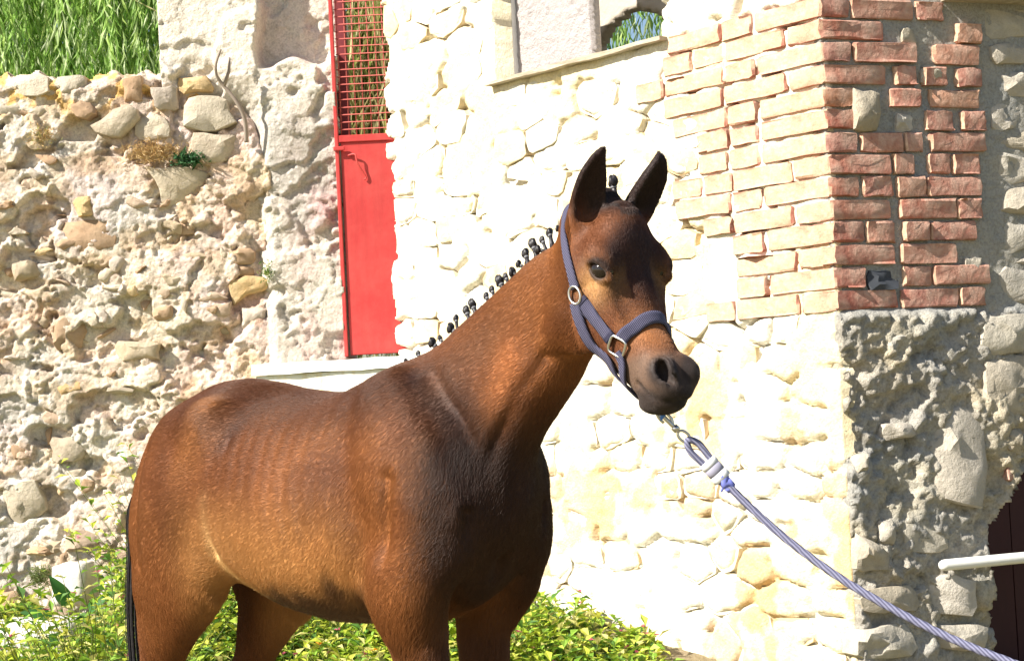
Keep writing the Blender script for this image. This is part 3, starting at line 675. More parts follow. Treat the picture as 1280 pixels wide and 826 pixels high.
V = np.stack([A + [wv_, 0, 0], A - [wv_, 0, 0], B - [wv_ * .6, 0, 0], B + [wv_ * .6, 0, 0], A + [0, wv_, 0], A - [0, wv_, 0], B - [0, wv_ * .6, 0], B + [0, wv_ * .6, 0]], 1).reshape(-1, 3)
o_ = np.arange(len(A))[:, None] * 8; Q = np.vstack([o_ + np.array([[0, 1, 2, 3]]), o_ + np.array([[4, 5, 6, 7]])])
tag(quad_mesh('stems', V, Q, plain('stem_green', (.16, .19, .05, 1), .6)), 'thin green stems of the ground cover by the walls', 'plants', kind='stuff')
fl = np.array(fl); nf = len(fl) * 5; fp = np.repeat(fl, 5, 0); az = pr.uniform(0, 6.28, nf); el = pr.uniform(.1, .8, nf)
V, T = leaves(fp, np.stack([np.cos(az) * np.cos(el), np.sin(az) * np.cos(el), np.sin(el)], 1), np.tile([0, 0, 1.0], (nf, 1)) + pr.normal(0, .2, (nf, 3)), pr.uniform(.012, .022, nf), pr.uniform(.008, .013, nf))
tag(leaf_obj('blossoms', V, T, np.repeat(np.where(pr.random((len(fl), 1)) < .85, [(.55, .13, .20)], [(.7, .35, .03)]), 5, 0) * pr.uniform(.7, 1.2, (nf, 1)), M_LEAF), 'small pink blossoms scattered in the ground cover', 'flowers', kind='stuff')
# ---- broad-leaved weed at the left
wb = unproj(88, 800, (0, 6.3, 0), np.array([0, 1.0, 0])); wb[2] = float(ground_z(np.array(wb[0]), np.array(wb[1])))
weed = tag(empty('broadleaf_weed', wb), 'dark green broad leaved weed among the ground cover at left', 'plant')
for i, (dx_, dz_, L_, a_) in enumerate([(-.06, .20, .09, 2.6), (.0, .24, .10, 1.8), (.05, .17, .10, .2), (.03, .13, .11, -.4), (-.03, .12, .09, 3.3), (.08, .22, .08, .9)]):
    P = np.array([[dx_, -.01 * i, dz_]]); D = np.array([math.cos(a_), -.35, math.sin(a_) * .7]); D /= np.linalg.norm(D); nn = np.array([.1, -.8, .6]); sd_ = np.cross(D, nn); sd_ /= np.linalg.norm(sd_); nn = np.cross(sd_, D)
    V = []; Fc = []
    for q in range(9):
        t = q / 8; wd = L_ * .62 * (math.sin(math.pi * t ** .75) ** .8) * (1 - .25 * t) * .5 + .0005; c_ = P[0] + D * L_ * 1.25 * t - nn * L_ * .35 * t * t
        V += [c_ - sd_ * wd + nn * wd * .35, c_ - sd_ * wd * .5 + nn * wd * .1, c_, c_ + sd_ * wd * .5 + nn * wd * .1, c_ + sd_ * wd + nn * wd * .35]
    for q in range(8):
        for w_ in range(4): Fc.append((q * 5 + w_, q * 5 + w_ + 1, q * 5 + w_ + 6, q * 5 + w_ + 5))
    lf = mesh_obj('leaf', V, Fc, M_LEAF, weed); color_attr(lf.data, np.tile([[.04, .13, .025]], (len(V), 1)) * pr.uniform(.8, 1.3), 'tint')
    mesh_obj('stalk', *tube([(0, 0, 0), (dx_ * .5, -.005 * i, dz_ * .6), tuple(P[0])], [.004, .003, .002], 6), plain('stalk_green', (.08, .14, .04, 1)), weed) if i < 6 else None
# ---- dry tufts, fern and twig on the rubble wall
def tuft(name, px, py, Y, rx, rz, n, pal, label, cat, Lr=(.03, .06), W=.004):
    c = unproj(px, py, (0, Y, 0), np.array([0, 1.0, 0])); az = pr.uniform(0, 6.28, n); el = pr.uniform(-.6, 1.3, n)
    d = np.stack([np.cos(az) * np.cos(el), -np.abs(np.sin(az)) * np.cos(el), np.sin(el)], 1); P = np.stack([pr.normal(0, rx, n), pr.uniform(-.02, .04, n), pr.normal(0, rz, n)], 1)
    V, T = leaves(P, d, pr.normal(0, 1, (n, 3)), pr.uniform(*Lr, n), np.full(n, W), .2, .3)
    o = leaf_obj(name, V, T, pick(pal, n, pr), M_LEAF); o.location = c; return tag(o, label, cat)
DRY = [(.52, .38, .18), (.60, .46, .24), (.42, .28, .12), (.56, .36, .16)]
tuft('dry_tuft', 192, 192, 7.50, .055, .022, 900, DRY, 'tan dry moss tuft growing under a ledge of the rubble wall', 'plant', (.015, .04))
tuft('dry_tuft', 52, 170, 7.50, .028, .02, 420, DRY + [(.40, .40, .12)], 'small yellowish dry tuft near the left edge of the rubble wall', 'plant', (.012, .03))
tuft('fern', 236, 200, 7.49, .03, .012, 220, [(.03, .09, .03), (.05, .14, .05)], 'small dark green fern beside the tan tuft on the wall', 'plant', (.02, .045), .010)
tuft('wall_weed', 335, 342, 7.48, .012, .02, 120, [(.10, .18, .04), (.2, .26, .06)], 'tiny green weed above the orange stone in the wall', 'plant', (.012, .03), .006)
tuft('wall_weed', 50, 722, 7.42, .022, .02, 450, [(.18, .22, .08), (.30, .32, .14), (.12, .18, .05)], 'grey green weed at the foot of the rubble wall', 'plant', (.015, .045), .005)
tw = [unproj(x_, y_, (0, 7.5 - d, 0), np.array([0, 1.0, 0])) for x_, y_, d in ((308, 178, .02), (306, 150, .05), (296, 128, .07), (280, 108, .08), (271, 95, .1), (270, 80, .12), (276, 62, .12))]
twig = tag(empty('dead_twig', tw[0]), 'bare grey twig arching up against the pillar from the wall', 'twig')
mesh_obj('stem', *[[np.array(v) - tw[0] for v in tube(catmull(np.array(tw), 6), list(np.linspace(.010, .005, 37)), 8)[0]], tube(catmull(np.array(tw), 6), .01, 8)[1]], plain('dead_wood', (.26, .21, .17, 1), .9), twig)
t2 = [tw[3] + np.array([.0, 0, .0]), tw[3] + np.array([.025, -.01, .06]), tw[3] + np.array([.03, -.01, .12])]
mesh_obj('side_shoot', *[[np.array(v) - tw[0] for v in tube(t2, [.008, .007, .005], 8)[0]], tube(t2, [.008, .007, .005], 8)[1]], bpy.data.materials['dead_wood'], twig)
# ---- loose stone blocks at the foot of the wall
def block(name, px0, px1, py0, py1, Y, dep, label):
    a = unproj(px0, py0, (0, Y, 0), np.array([0, 1.0, 0])); b = unproj(px1, py1, (0, Y, 0), np.array([0, 1.0, 0])); c = np.array([(a[0] + b[0]) / 2, Y + dep / 2, b[2]])
    bm = bmesh.new(); bmesh.ops.create_cube(bm, size=1); bmesh.ops.subdivide_edges(bm, edges=bm.edges, cuts=4, use_grid_fill=True)
    for v in bm.verts:
        p = np.array(v.co); sh = 1 - .05 * (np.abs(p * 2) ** 6).sum(); p = p * sh; q = p * np.array([b[0] - a[0], dep, a[2] - b[2]]) + [0, 0, (a[2] - b[2]) / 2]
        q += .012 * np.array(mnoise.noise_vector(Vector(q * 9 + px0))); v.co = q
    me = bpy.data.meshes.new(name); bm.to_mesh(me); bm.free(); me.polygons.foreach_set('use_smooth', [True] * len(me.polygons)); me.materials.append(M_PALEB)
    o = bpy.data.objects.new(name, me); o.location = c; link(o); tag(o, label, 'stone'); return o
M_PALEB = stone_mat('pale_block', [(0, (.72, .70, .64, 1)), (1, (.68, .64, .55, 1))], 30, .4, (.6, .52, .40, 1), .2)
block('stone_block', 60, 108, 706, 760, 7.15, .25, 'white squared stone block at the foot of the rubble wall')
block('stone_slab', -60, 95, 788, 850, 6.55, .45, 'flat pale stone slab at the lower left below the wall')
# ---- willow behind the walls
wil = tag(empty('willow_tree', (-1.6, 11.2, .3)), 'bright green weeping willow hanging down behind the walls', 'tree'); wO = np.array([-1.6, 11.2, .3])
k = NT('willow_bark', .95, .1); g = k.noise(k.mapping(k.coord(), (6, 6, 1)), 6, 6); k.color(k.ramp(g, [(.3, (.08, .06, .045, 1)), (.7, (.18, .14, .10, 1))])); k.bump(g, .8, .03)
tr = [(0, 0, 0), (.05, 0, 1.5), (-.1, .1, 3), (.05, .1, 4.6), (.2, 0, 6.0)]; parts = [tube(catmull(np.array(tr), 5), list(np.linspace(.30, .12, 21)), 12)]
for i in range(9):
    a = i * 2 * math.pi / 9; r_ = pr.uniform(1.8, 3.6); z0 = pr.uniform(3, 5); parts.append(tube(catmull(np.array([(0, 0, z0), (r_ * .4 * math.cos(a), r_ * .3 * math.sin(a), z0 + 1.0), (r_ * math.cos(a), r_ * .5 * math.sin(a), z0 + 1.3)]), 5), list(np.linspace(.10, .03, 11)), 8))
mesh_obj('trunk', *merge(*parts), k.m, wil)
P = []; D = []; Nn = []; L = []; W = []; C = []; PW = [(.32, .52, .11), (.40, .60, .17), (.50, .64, .27), (.22, .38, .08), (.60, .68, .40), (.46, .60, .18)]
strands = []
for i in range(1900):
    X = pr.uniform(-2.6, -.1) if pr.random() < .55 else pr.uniform(-4.2, 4.2); Y = pr.uniform(-1.9, 1.6); top = 6.4 - .10 * X * X * .5 + pr.uniform(-1.2, .4); bot = pr.uniform(.9, 2.2); nl = int((top - bot) / .048)
    t = np.linspace(0, 1, nl); sx = X + .10 * np.sin(t * pr.uniform(2, 5) + pr.uniform(0, 6)) + .05 * t; sy = Y + .10 * np.sin(t * 4 + pr.uniform(0, 6)); zz_ = top + (bot - top) * t
    P.append(np.stack([sx, sy, zz_], 1)); az = pr.uniform(0, 6.28, nl); d = np.stack([np.cos(az) * .5, np.sin(az) * .5, -np.ones(nl) * pr.uniform(.9, 2.0, nl)], 1); D.append(d); Nn.append(pr.normal(0, 1, (nl, 3)) + [0, -.6, .3])
    L.append(pr.uniform(.08, .15, nl)); W.append(pr.uniform(.012, .022, nl)); C.append(pick(PW, nl, pr) * pr.uniform(.75, 1.2))
V, T = leaves(np.vstack(P), np.vstack(D), np.vstack(Nn), np.concatenate(L), np.concatenate(W), .15, .2)
leaf_obj('crown', V, T, np.vstack(C), M_WIL, wil)
# ---- dry reeds seen through the gate mesh
n = 6500; X = pr.uniform(-.75, .75, n); P = np.stack([X, pr.uniform(-.35, .35, n), pr.uniform(0, 1.7, n)], 1); D = np.stack([pr.normal(0, .22, n), pr.normal(0, .22, n), np.ones(n)], 1)
V, T = leaves(P, D, pr.normal(0, 1, (n, 3)) + [0, -.5, 0], pr.uniform(.35, .95, n), pr.uniform(.008, .018, n), .2, .18)
o = leaf_obj('reed_clump', V, T, pick([(.44, .42, .15), (.54, .48, .24), (.32, .38, .10), (.62, .54, .30)], n, pr), M_WIL); o.location = (-.65, 9.45, 1.25); tag(o, 'tall dry yellow reeds seen through the mesh of the red gate', 'reeds')
bm_ = mesh_obj('terrace', [(-1.9, 7.95, .1), (1.5, 7.95, .1), (1.5, 10.0, .1), (-1.9, 10.0, .1), (-1.9, 7.95, 1.27), (1.5, 7.95, 1.27), (1.5, 10.0, 1.27), (-1.9, 10.0, 1.27)], [(0, 1, 5, 4), (1, 2, 6, 5), (2, 3, 7, 6), (3, 0, 4, 7), (4, 5, 6, 7)], bpy.data.materials['dry_earth'], None, False); tag(bm_, kind='structure')
# ================================================================== FOAL
HA = R_(43)
FH = np.array([math.cos(HA), -math.sin(HA), 0]); FN = np.array([-math.sin(HA), -math.cos(HA), 0]); FZ = np.array([0, 0, 1.0])
FW = np.array([-0.22413698, 3.6, 0.0])                      # under the withers, on the ground
def f2w(p):
    p = np.asarray(p, float); return FW + p[..., 0:1] * FH + p[..., 1:2] * FN + p[..., 2:3] * FZ
def w2f(p):
    d = np.asarray(p, float) - FW; return np.stack([d @ FH, d @ FN, d @ FZ], -1)
def fpix(px, py, y=0.0):                                     # foal-space point on the plane lateral = y seen at a pixel
    return w2f(unproj(px, py, FW + FN * y, FN))
HB = R_(9)                                                   # head turned a little further towards the camera
POLL = np.array([0.572, 0.0, 1.464])
HX = np.array([math.cos(HB), math.sin(HB), 0]); HY = np.array([-math.sin(HB), math.cos(HB), 0])
def h2f(p):
    p = np.asarray(p, float); return POLL + p[..., 0:1] * HX + p[..., 1:2] * HY + p[..., 2:3] * np.array([0, 0, 1.0])

VOX = 0.0046
LO = np.array([-0.93, -0.29, 0.03]); HI = np.array([0.80, 0.29, 1.64])
DIM = np.ceil((HI - LO) / VOX).astype(int) + 1
GX = (LO[0] + VOX * np.arange(DIM[0])).astype(np.float32); GY = (LO[1] + VOX * np.arange(DIM[1])).astype(np.float32); GZ = (LO[2] + VOX * np.arange(DIM[2])).astype(np.float32)
FIELD = np.full(tuple(DIM), 0.5, np.float32)

def box_slice(lo, hi):
    a = np.clip(np.floor((np.asarray(lo) - LO) / VOX).astype(int), 0, DIM); b = np.clip(np.ceil((np.asarray(hi) - LO) / VOX).astype(int) + 1, 0, DIM)
    return tuple(slice(int(i), int(max(i, j))) for i, j in zip(a, b))
def sweep_field(C, Vd, A, B, L, egg=0.0, sub=4, marg=0.07):
    """signed distance of an elliptic sweep: centres C, in-plane up vectors Vd, lateral half-widths A, vertical half-heights B"""
    S = catmull(np.hstack([C, Vd, np.c_[A], np.c_[B]]), sub)
    C = S[:, :3]; Vd = S[:, 3:6]; A = np.maximum(S[:, 6], 0.003); B = np.maximum(S[:, 7], 0.003)
    rm = max(A.max(), B.max()) + marg
    sl = box_slice(C.min(0) - rm, C.max(0) + rm)
    out = np.full([s.stop - s.start for s in sl], 0.5, np.float32); o0 = [s.start for s in sl]
    L = np.asarray(L, float)
    for i in range(len(C) - 1):
        r = max(A[i], A[i + 1], B[i], B[i + 1]) + marg
        s2 = box_slice(np.minimum(C[i], C[i + 1]) - r, np.maximum(C[i], C[i + 1]) + r)
        x = GX[s2[0]][:, None, None] - C[i][0]; y = GY[s2[1]][None, :, None] - C[i][1]; z = GZ[s2[2]][None, None, :] - C[i][2]
        d = C[i + 1] - C[i]; ln = np.linalg.norm(d); t = d / ln
        v = Vd[i] + Vd[i + 1]; v = v - t * (v @ t); l_ = L - t * (L @ t); l_ /= np.linalg.norm(l_); v = v - l_ * (v @ l_); v /= np.linalg.norm(v)
        al = x * t[0] + y * t[1] + z * t[2]
        s = np.clip(al / ln, 0, 1).astype(np.float32); rr = al - s * ln
        lv = x * l_[0] + y * l_[1] + z * l_[2]; vv = x * v[0] + y * v[1] + z * v[2]
        a = A[i] + (A[i + 1] - A[i]) * s; b = B[i] + (B[i + 1] - B[i]) * s; m = np.minimum(a, b)
        if egg: lv = lv * (1 + egg * np.clip(vv / b, -1.2, 1.2))
        k0 = np.sqrt((lv / a) ** 2 + (vv / b) ** 2 + (rr / m) ** 2) + 1e-6
        k1 = np.sqrt((lv / a ** 2) ** 2 + (vv / b ** 2) ** 2 + (rr / m ** 2) ** 2) + 1e-6
        dd = k0 * (k0 - 1) / k1
        q = tuple(slice(a_.start - o, a_.stop - o) for a_, o in zip(s2, o0))
        np.minimum(out[q], dd, out=out[q])
    return sl, out
def union(sl, d, k):
    f = FIELD[sl]; h = np.clip(0.5 + 0.5 * (f - d) / k, 0, 1)
    FIELD[sl] = f + (d - f) * h - k * h * (1 - h)
def carve(sl, d, k):
    f = FIELD[sl]; d = -d; h = np.clip(0.5 - 0.5 * (f - d) / k, 0, 1)
    FIELD[sl] = f + (d - f) * h + k * h * (1 - h)
def add_dv(st, L=(0, 1, 0), y=0.0, k=0.03, egg=0.0, tf=None, sub=4, op=union):
    """stations given as dorsal point (x,z), ventral point (x,z), half width"""
    D = np.array([[s[0], y, s[1]] for s in st]); V = np.array([[s[2], y, s[3]] for s in st]); A = np.array([s[4] for s in st])
    if tf is not None: D = tf(D); V = tf(V)
    C = (D + V) / 2; T = np.gradient(C, axis=0); T /= np.linalg.norm(T, axis=1)[:, None]
    U = D - V; U = U - T * (U * T).sum(1)[:, None]; B = np.linalg.norm(U, axis=1) / 2
    op(*sweep_field(C, U / (2 * B[:, None]), A, B, L, egg, sub), k)
def add_c(st, L=(0, 1, 0), k=0.03, up=(1, 0, 0), tf=None, sub=4, egg=0.0, op=union):
    """stations given as centre x,y,z, lateral half width, fore-aft half depth"""
    S = np.array(st, float); C = S[:, :3]; U = np.repeat(np.array([up], float), len(S), 0)
    if tf is not None: C = tf(C)
    op(*sweep_field(C, U, S[:, 3], S[:, 4], L, egg, sub), k)
def ball(c, r, tf=None, X=(1, 0, 0), k=0.02, op=union, Y=(0, 1, 0)):
    """ellipsoid, radii r along X, Y, X x Y"""
    c = np.array(c, float)
    if tf is not None: c = tf(c)
    X = np.array(X, float); X /= np.linalg.norm(X); Y = np.array(Y, float); Y = Y - X * (X @ Y); Y /= np.linalg.norm(Y); Z = np.cross(X, Y)
    rm = max(r) + 0.07; sl = box_slice(c - rm, c + rm)
    x = GX[sl[0]][:, None, None] - c[0]; y = GY[sl[1]][None, :, None] - c[1]; z = GZ[sl[2]][None, None, :] - c[2]
    p = [x * q[0] + y * q[1] + z * q[2] for q in (X, Y, Z)]
    k0 = np.sqrt(sum((a / b) ** 2 for a, b in zip(p, r))) + 1e-6; k1 = np.sqrt(sum((a / b ** 2) ** 2 for a, b in zip(p, r))) + 1e-6
    op(sl, (k0 * (k0 - 1) / k1).astype(np.float32), k)

# --- trunk
add_dv([(-.75, .99, -.74, .90, .05), (-.72, 1.065, -.72, .85, .10), (-.68, 1.135, -.68, .80, .150), (-.57, 1.192, -.57, .775, .185),
        (-.45, 1.190, -.47, .755, .195), (-.34, 1.172, -.36, .72, .210), (-.20, 1.154, -.22, .688, .225), (-.09, 1.165, -.10, .682, .215),
        (.0, 1.195, 0, .69, .185), (.08, 1.195, .08, .70, .165), (.135, 1.15, .14, .725, .15), (.175, 1.06, .185, .775, .122), (.21, .98, .215, .84, .075)], egg=0.17, k=.001)
# --- neck
add_dv([(.0, 1.17, .19, .83, .132), (.10, 1.232, .255, .965, .106), (.22, 1.300, .325, 1.04, .085), (.33, 1.366, .395, 1.11, .072),
        (.43, 1.428, .468, 1.185, .064), (.52, 1.462, .50, 1.26, .058)], k=.075, egg=0.22)
# windpipe / front edge of the neck
add_c([(.22, 0, .92, .045, .05), (.268, 0, 1.02, .034, .04), (.338, 0, 1.10, .030, .035), (.41, 0, 1.18, .03, .034)], k=.05)
# --- shoulders, breast, forelegs
for s in (1, -1):
    add_c([(.02, .085 * s, 1.12, .05, .075), (.10, .118 * s, 1.0, .06, .095), (.158, .115 * s, .90, .062, .090), (.172, .110 * s, .83, .058, .076)], k=.07)
    add_c([(.17, .110 * s, .85, .058, .07), (.13, .135 * s, .78, .06, .085), (.095, .13 * s, .74, .055, .08)], k=.045)
    ball((.175, .072 * s, .865), (.052, .056, .075), k=.04)
    dx = 0.0 if s > 0 else -.03
    add_c([(.105 + dx, .125 * s, .80, .055, .085), (.112 + dx, .115 * s, .72, .05, .072), (.118 + dx, .105 * s, .64, .042, .056), (.118 + dx, .098 * s, .54, .034, .043),
           (.12 + dx, .095 * s, .46, .030, .036), (.122 + dx, .095 * s, .41, .033, .037), (.118 + dx, .095 * s, .36, .026, .029), (.112 + dx, .095 * s, .27, .021, .026),
           (.112 + dx, .095 * s, .17, .026, .032), (.125 + dx, .095 * s, .13, .026, .032), (.145 + dx, .095 * s, .075, .025, .028), (.155 + dx, .095 * s, .05, .028, .032)], k=.035)
ball((.165, 0, .815), (.062, .070, .080), k=.045)
# --- hindquarters and hind legs
for s in (1, -1):
    dx = 0.0 if s > 0 else .105
    add_c([(-.58, .08 * s, 1.06, .085, .12), (-.595, .106 * s, .98, .086, .148), (-.605 + dx * .4, .116 * s, .88, .084, .168), (-.63 + dx * .7, .117 * s, .79, .075, .152),
           (-.685 + dx * .9, .11 * s, .70, .060, .108), (-.725 + dx, .102 * s, .63, .049, .078), (-.755 + dx, .095 * s, .56, .038, .055), (-.79 + dx, .09 * s, .495, .032, .048),
           (-.80 + dx, .09 * s, .46, .033, .05), (-.795 + dx, .09 * s, .41, .028, .037), (-.785 + dx, .09 * s, .31, .023, .029), (-.775 + dx, .09 * s, .20, .025, .031),
           (-.765 + dx, .09 * s, .145, .028, .034), (-.74 + dx, .09 * s, .08, .026, .029), (-.725 + dx, .09 * s, .05, .029, .033)], k=.035)
    add_c([(-.665, .06 * s, 1.05, .06, .06), (-.695, .08 * s, .96, .062, .062), (-.71 + dx * .3, .096 * s, .86, .058, .06), (-.725 + dx * .7, .105 * s, .75, .045, .05)], k=.05)
    ball((-.475 + dx * .4, .128 * s, .845), (.052, .052, .075), k=.04)                 # stifle
    ball((-.49, .130 * s, 1.10), (.045, .035, .035), k=.09)                          # point of hip
# --- head
hL = HY
add_dv([(-.035, .012, -.10, -.075, .056), (.012, -.012, -.095, -.125, .070), (.040, -.055, -.088, -.172, .079), (.060, -.112, -.068, -.232, .076), (.079, -.172, -.034, -.272, .066),
        (.102, -.222, .004, -.302, .054), (.132, -.262, .040, -.330, .047), (.148, -.300, .066, -.352, .044), (.146, -.338, .090, -.364, .036)], L=hL, tf=h2f, k=.035, egg=-0.05)
for s in (1, -1):
    ball((-.046, .052 * s, -.192), (.066, .026, .074), tf=h2f, k=.025)                 # round cheek
    ball((.032, .066 * s, -.095), (.040, .024, .026), tf=h2f, k=.03, X=(1, 0, -1.0))   # brow
    add_c([(.045, .062 * s, -.155, .012, .012), (.055, .052 * s, -.20, .010, .010), (.068, .046 * s, -.235, .006, .006)], tf=h2f, L=hL, k=.02)   # facial crest
    ball((.138, .028 * s, -.312), (.032, .020, .032), tf=h2f, k=.018)                  # nostril wing
ball((.134, 0, -.346), (.032, .033, .026), tf=h2f, k=.018)                             # upper lip
ball((.094, 0, -.362), (.036, .029, .021), tf=h2f, k=.012)                             # chin
ball((-.022, 0, .016), (.030, .020, .022), tf=h2f, k=.02)                               # forelock root
ball((.030, 0, -.055), (.035, .05, .06), tf=h2f, k=.04)                                # forehead
for s in (1, -1):
    hx = HX; fw = np.array([0.80, 0.62 * s, 0.0]); fw = fw[0] * HX + fw[1] * HY
    ball((.150, .035 * s, -.303), (.019 if s > 0 else .014, .014 if s > 0 else .007, .010), tf=h2f, X=HX * .30 + np.array([0, 0, -1.0]), Y=fw, k=.008, op=carve)   # nostril
    if s > 0: ball((.160, .026 * s, -.322), (.012, .010, .007), tf=h2f, X=HX * .8 + np.array([0, 0, -1.0]), Y=fw, k=.008, op=carve)
    ball((.143 - .0 * s, .026 * s if s > 0 else -.030, -.309), (.020 if s > 0 else .012, .013 if s > 0 else .008, .011 if s > 0 else .007), tf=h2f, X=HX * .35 + np.array([0, 0, -1.0]), Y=fw, k=.010, op=carve)
    if s > 0: ball((.042, .086 * s, -.1195), (.0245, .0175, .0165), tf=h2f, k=.008, op=carve, X=HX * .75 + np.array([0, 0, -.5]))          # eye socket
    ear = None
    add_c([(.018, .076 * s, -.106, .004, .004), (.030, .087 * s, -.100, .005, .005), (.046, .088 * s, -.103, .005, .005), (.060, .080 * s, -.117, .004, .004), (.069, .072 * s, -.134, .003, .003)], tf=h2f, L=hL, k=.013)   # upper lid
    add_c([(.020, .077 * s, -.112, .003, .003), (.032, .081 * s, -.130, .003, .003), (.048, .079 * s, -.140, .003, .003), (.064, .071 * s, -.138, .003, .003)], tf=h2f, L=hL, k=.013)      # lower lid
    # ears
    b0 = np.array([-.034, .047, -.034]) if s > 0 else np.array([-.010, -.058, -.026]); b1 = np.array([.050, .058, .100]) if s > 0 else np.array([.046, -.082, .098])
    ts = [0, .2, .4, .6, .78, .92, 1.0]; ra = [.029, .032, .031, .027, .019, .011, .004]
    bend = [0, .0, -.003, -.006, -.006, -.002, .006] if s > 0 else [-.004, .002, .010, .016, .015, .009, .0]
    opn = np.array([0.90, .42 * s if s > 0 else .05, -.35]); opn = opn[0] * HX + opn[1] * HY + opn[2] * FZ; opn /= np.linalg.norm(opn)
    ax = b1 - b0; axf = ax[0] * HX + ax[1] * HY + ax[2] * FZ; axf /= np.linalg.norm(axf)
    opn = opn - axf * (opn @ axf); opn /= np.linalg.norm(opn); lat = np.cross(axf, opn)
    C = h2f(np.array([b0 + ax * t + np.array([b, 0, 0]) for t, b in zip(ts, bend)]))
    U = np.repeat(opn[None], len(ts), 0)
    union(*sweep_field(C, U, np.array(ra), np.array(ra) * .78, lat, 0, 4), .014)
    ri = [.014, .022, .0255, .0215, .0135, .005, .0]
    C2 = C + opn * np.array([.013, .014, .014, .013, .011, .009, .006])[:, None]
    carve(*sweep_field(C2[1:], U[1:], np.maximum(np.array(ri), .0015)[1:], np.maximum(np.array(ri) * .8, .0015)[1:], lat, 0, 4), .006)

# --- surface nets
def surface_nets(Fd):
    s = Fd < 0
    nx, ny, nz = Fd.shape
    cnt = np.zeros((nx - 1, ny - 1, nz - 1), np.int8)
    for i in (0, 1):
        for j in (0, 1):
            for k in (0, 1): cnt += s[i:nx - 1 + i, j:ny - 1 + j, k:nz - 1 + k]
    act = np.argwhere((cnt > 0) & (cnt < 8)); idx = np.full(cnt.shape, -1, np.int32); idx[tuple(act.T)] = np.arange(len(act))
    acc = np.zeros((len(act), 3)); num = np.zeros(len(act))
    corners = [(i, j, k) for i in (0, 1) for j in (0, 1) for k in (0, 1)]
    val = {c: Fd[act[:, 0] + c[0], act[:, 1] + c[1], act[:, 2] + c[2]] for c in corners}
    for c in corners:
        for ax in range(3):
            if c[ax]: continue
            c2 = list(c); c2[ax] = 1; c2 = tuple(c2); a = val[c]; b = val[c2]; m = (a < 0) != (b < 0)
            t = np.where(m, a / np.where(m, a - b, 1), 0)
            for q in range(3): acc[:, q] += m * (c[q] + (t if q == ax else 0))
            num += m
    V = LO + VOX * (act + acc / num[:, None])
    Q = []
    for ax in range(3):
        a = [slice(None)] * 3; b = [slice(None)] * 3; a[ax] = slice(0, -1); b[ax] = slice(1, None)
        e = np.argwhere(s[tuple(a)] != s[tuple(b)]); u, v = (ax + 1) % 3, (ax + 2) % 3
        e = e[(e[:, u] > 0) & (e[:, v] > 0) & (e[:, u] < Fd.shape[u] - 1) & (e[:, v] < Fd.shape[v] - 1)]
        inside = s[tuple(e.T)]
        q = []
        for du, dv in ((1, 1), (0, 1), (0, 0), (1, 0)):
            g = e.copy(); g[:, u] -= du; g[:, v] -= dv; q.append(idx[tuple(g.T)])
        q = np.stack(q, 1); q[~inside] = q[~inside][:, ::-1]; Q.append(q)
    return V, np.vstack(Q)
BV, BQ = surface_nets(FIELD)
def smooth_mesh(V, Q, it, lam=0.5, w=None):
    E = np.vstack([Q[:, [0, 1]], Q[:, [1, 2]], Q[:, [2, 3]], Q[:, [3, 0]]]); E = np.vstack([E, E[:, ::-1]])
    n = len(V); deg = np.bincount(E[:, 0], minlength=n)
    for i in range(it):
        S = np.stack([np.bincount(E[:, 0], V[E[:, 1], q], n) for q in range(3)], 1) / deg[:, None]
        d = S - V
        V = V + (lam if w is None else lam * w[:, None]) * d
    return V
hp = BV - POLL; HLX = hp @ HX; HLY = hp @ HY; HLZ = hp[:, 2]
HEADM = sstep(.0, .06, (BV[:, 0] - .50) + 0.3 * (-(HLZ)) * 0) * (BV[:, 2] > 1.05) * (BV[:, 0] > .46)
BV = smooth_mesh(BV, BQ, 10, .6, w=1 - .80 * HEADM)

# --- sculpted relief: ribs, muscle edges, tendons (pushes along the normal)
def vnormals(V, Q):
    n = np.cross(V[Q[:, 2]] - V[Q[:, 0]], V[Q[:, 3]] - V[Q[:, 1]])
    N = np.stack([np.bincount(Q.ravel(), np.repeat(n[:, q], 4), len(V)) for q in range(3)], 1)
    return N / (np.linalg.norm(N, axis=1)[:, None] + 1e-12)
BN = vnormals(BV, BQ)
def seg_dist(P, A, B):
    A = np.asarray(A, float); B = np.asarray(B, float); d = B - A; t = np.clip(((P - A) @ d) / (d @ d), 0, 1)
    return np.linalg.norm(P - (A + t[:, None] * d), axis=1)
def path_dist(P, pts):
    m = np.full(len(P), 9.0)
    for a, b in zip(pts[:-1], pts[1:]): m = np.minimum(m, seg_dist(P, a, b))
    return m
x, y, z = BV.T; side = np.sign(y); ay = np.abs(y); disp = np.zeros(len(BV))
PA = np.stack([x, ay, z], 1)
rib = sstep(-.46, -.36, x) * (1 - sstep(-.08, .0, x)) * sstep(.78, .90, z) * (1 - sstep(1.06, 1.14, z)) * (ay > .08)
disp += rib * (.0007 + .0005 * fbm(x * 7, y * 7, z * 7, 2)) * np.sin((x + .22 * (z - .95) + .006 * fbm(x * 8, y * 5, z * 8, 2)) * 2 * math.pi / .043)
def groove(pts, width, depth):
    global disp
    disp = disp - depth * np.exp(-(path_dist(PA, pts) / width) ** 2)
groove([(-.02, .12, 1.13), (.02, .16, 1.0), (.055, .19, .88), (.04, .19, .80)], .030, .007)       # behind the shoulder
groove([(.09, .10, 1.13), (.17, .13, 1.02), (.235, .13, .93)], .020, .013)                          # front of the shoulder blade
groove([(.245, .07, .93), (.295, .06, 1.03), (.365, .055, 1.13), (.44, .055, 1.20)], .014, .010)      # jugular groove
groove([(.15, .17, .81), (.12, .175, .76), (.16, .16, .73)], .014, .009)                            # above the forearm
groove([fpix(302, 482, .14), fpix(292, 520, .165), fpix(282, 562, .17), fpix(272, 600, .175)], .018, .0035)
groove([fpix(268, 610, .18), fpix(268, 650, .185), fpix(272, 690, .18)], .014, .009)                          # flank hollow
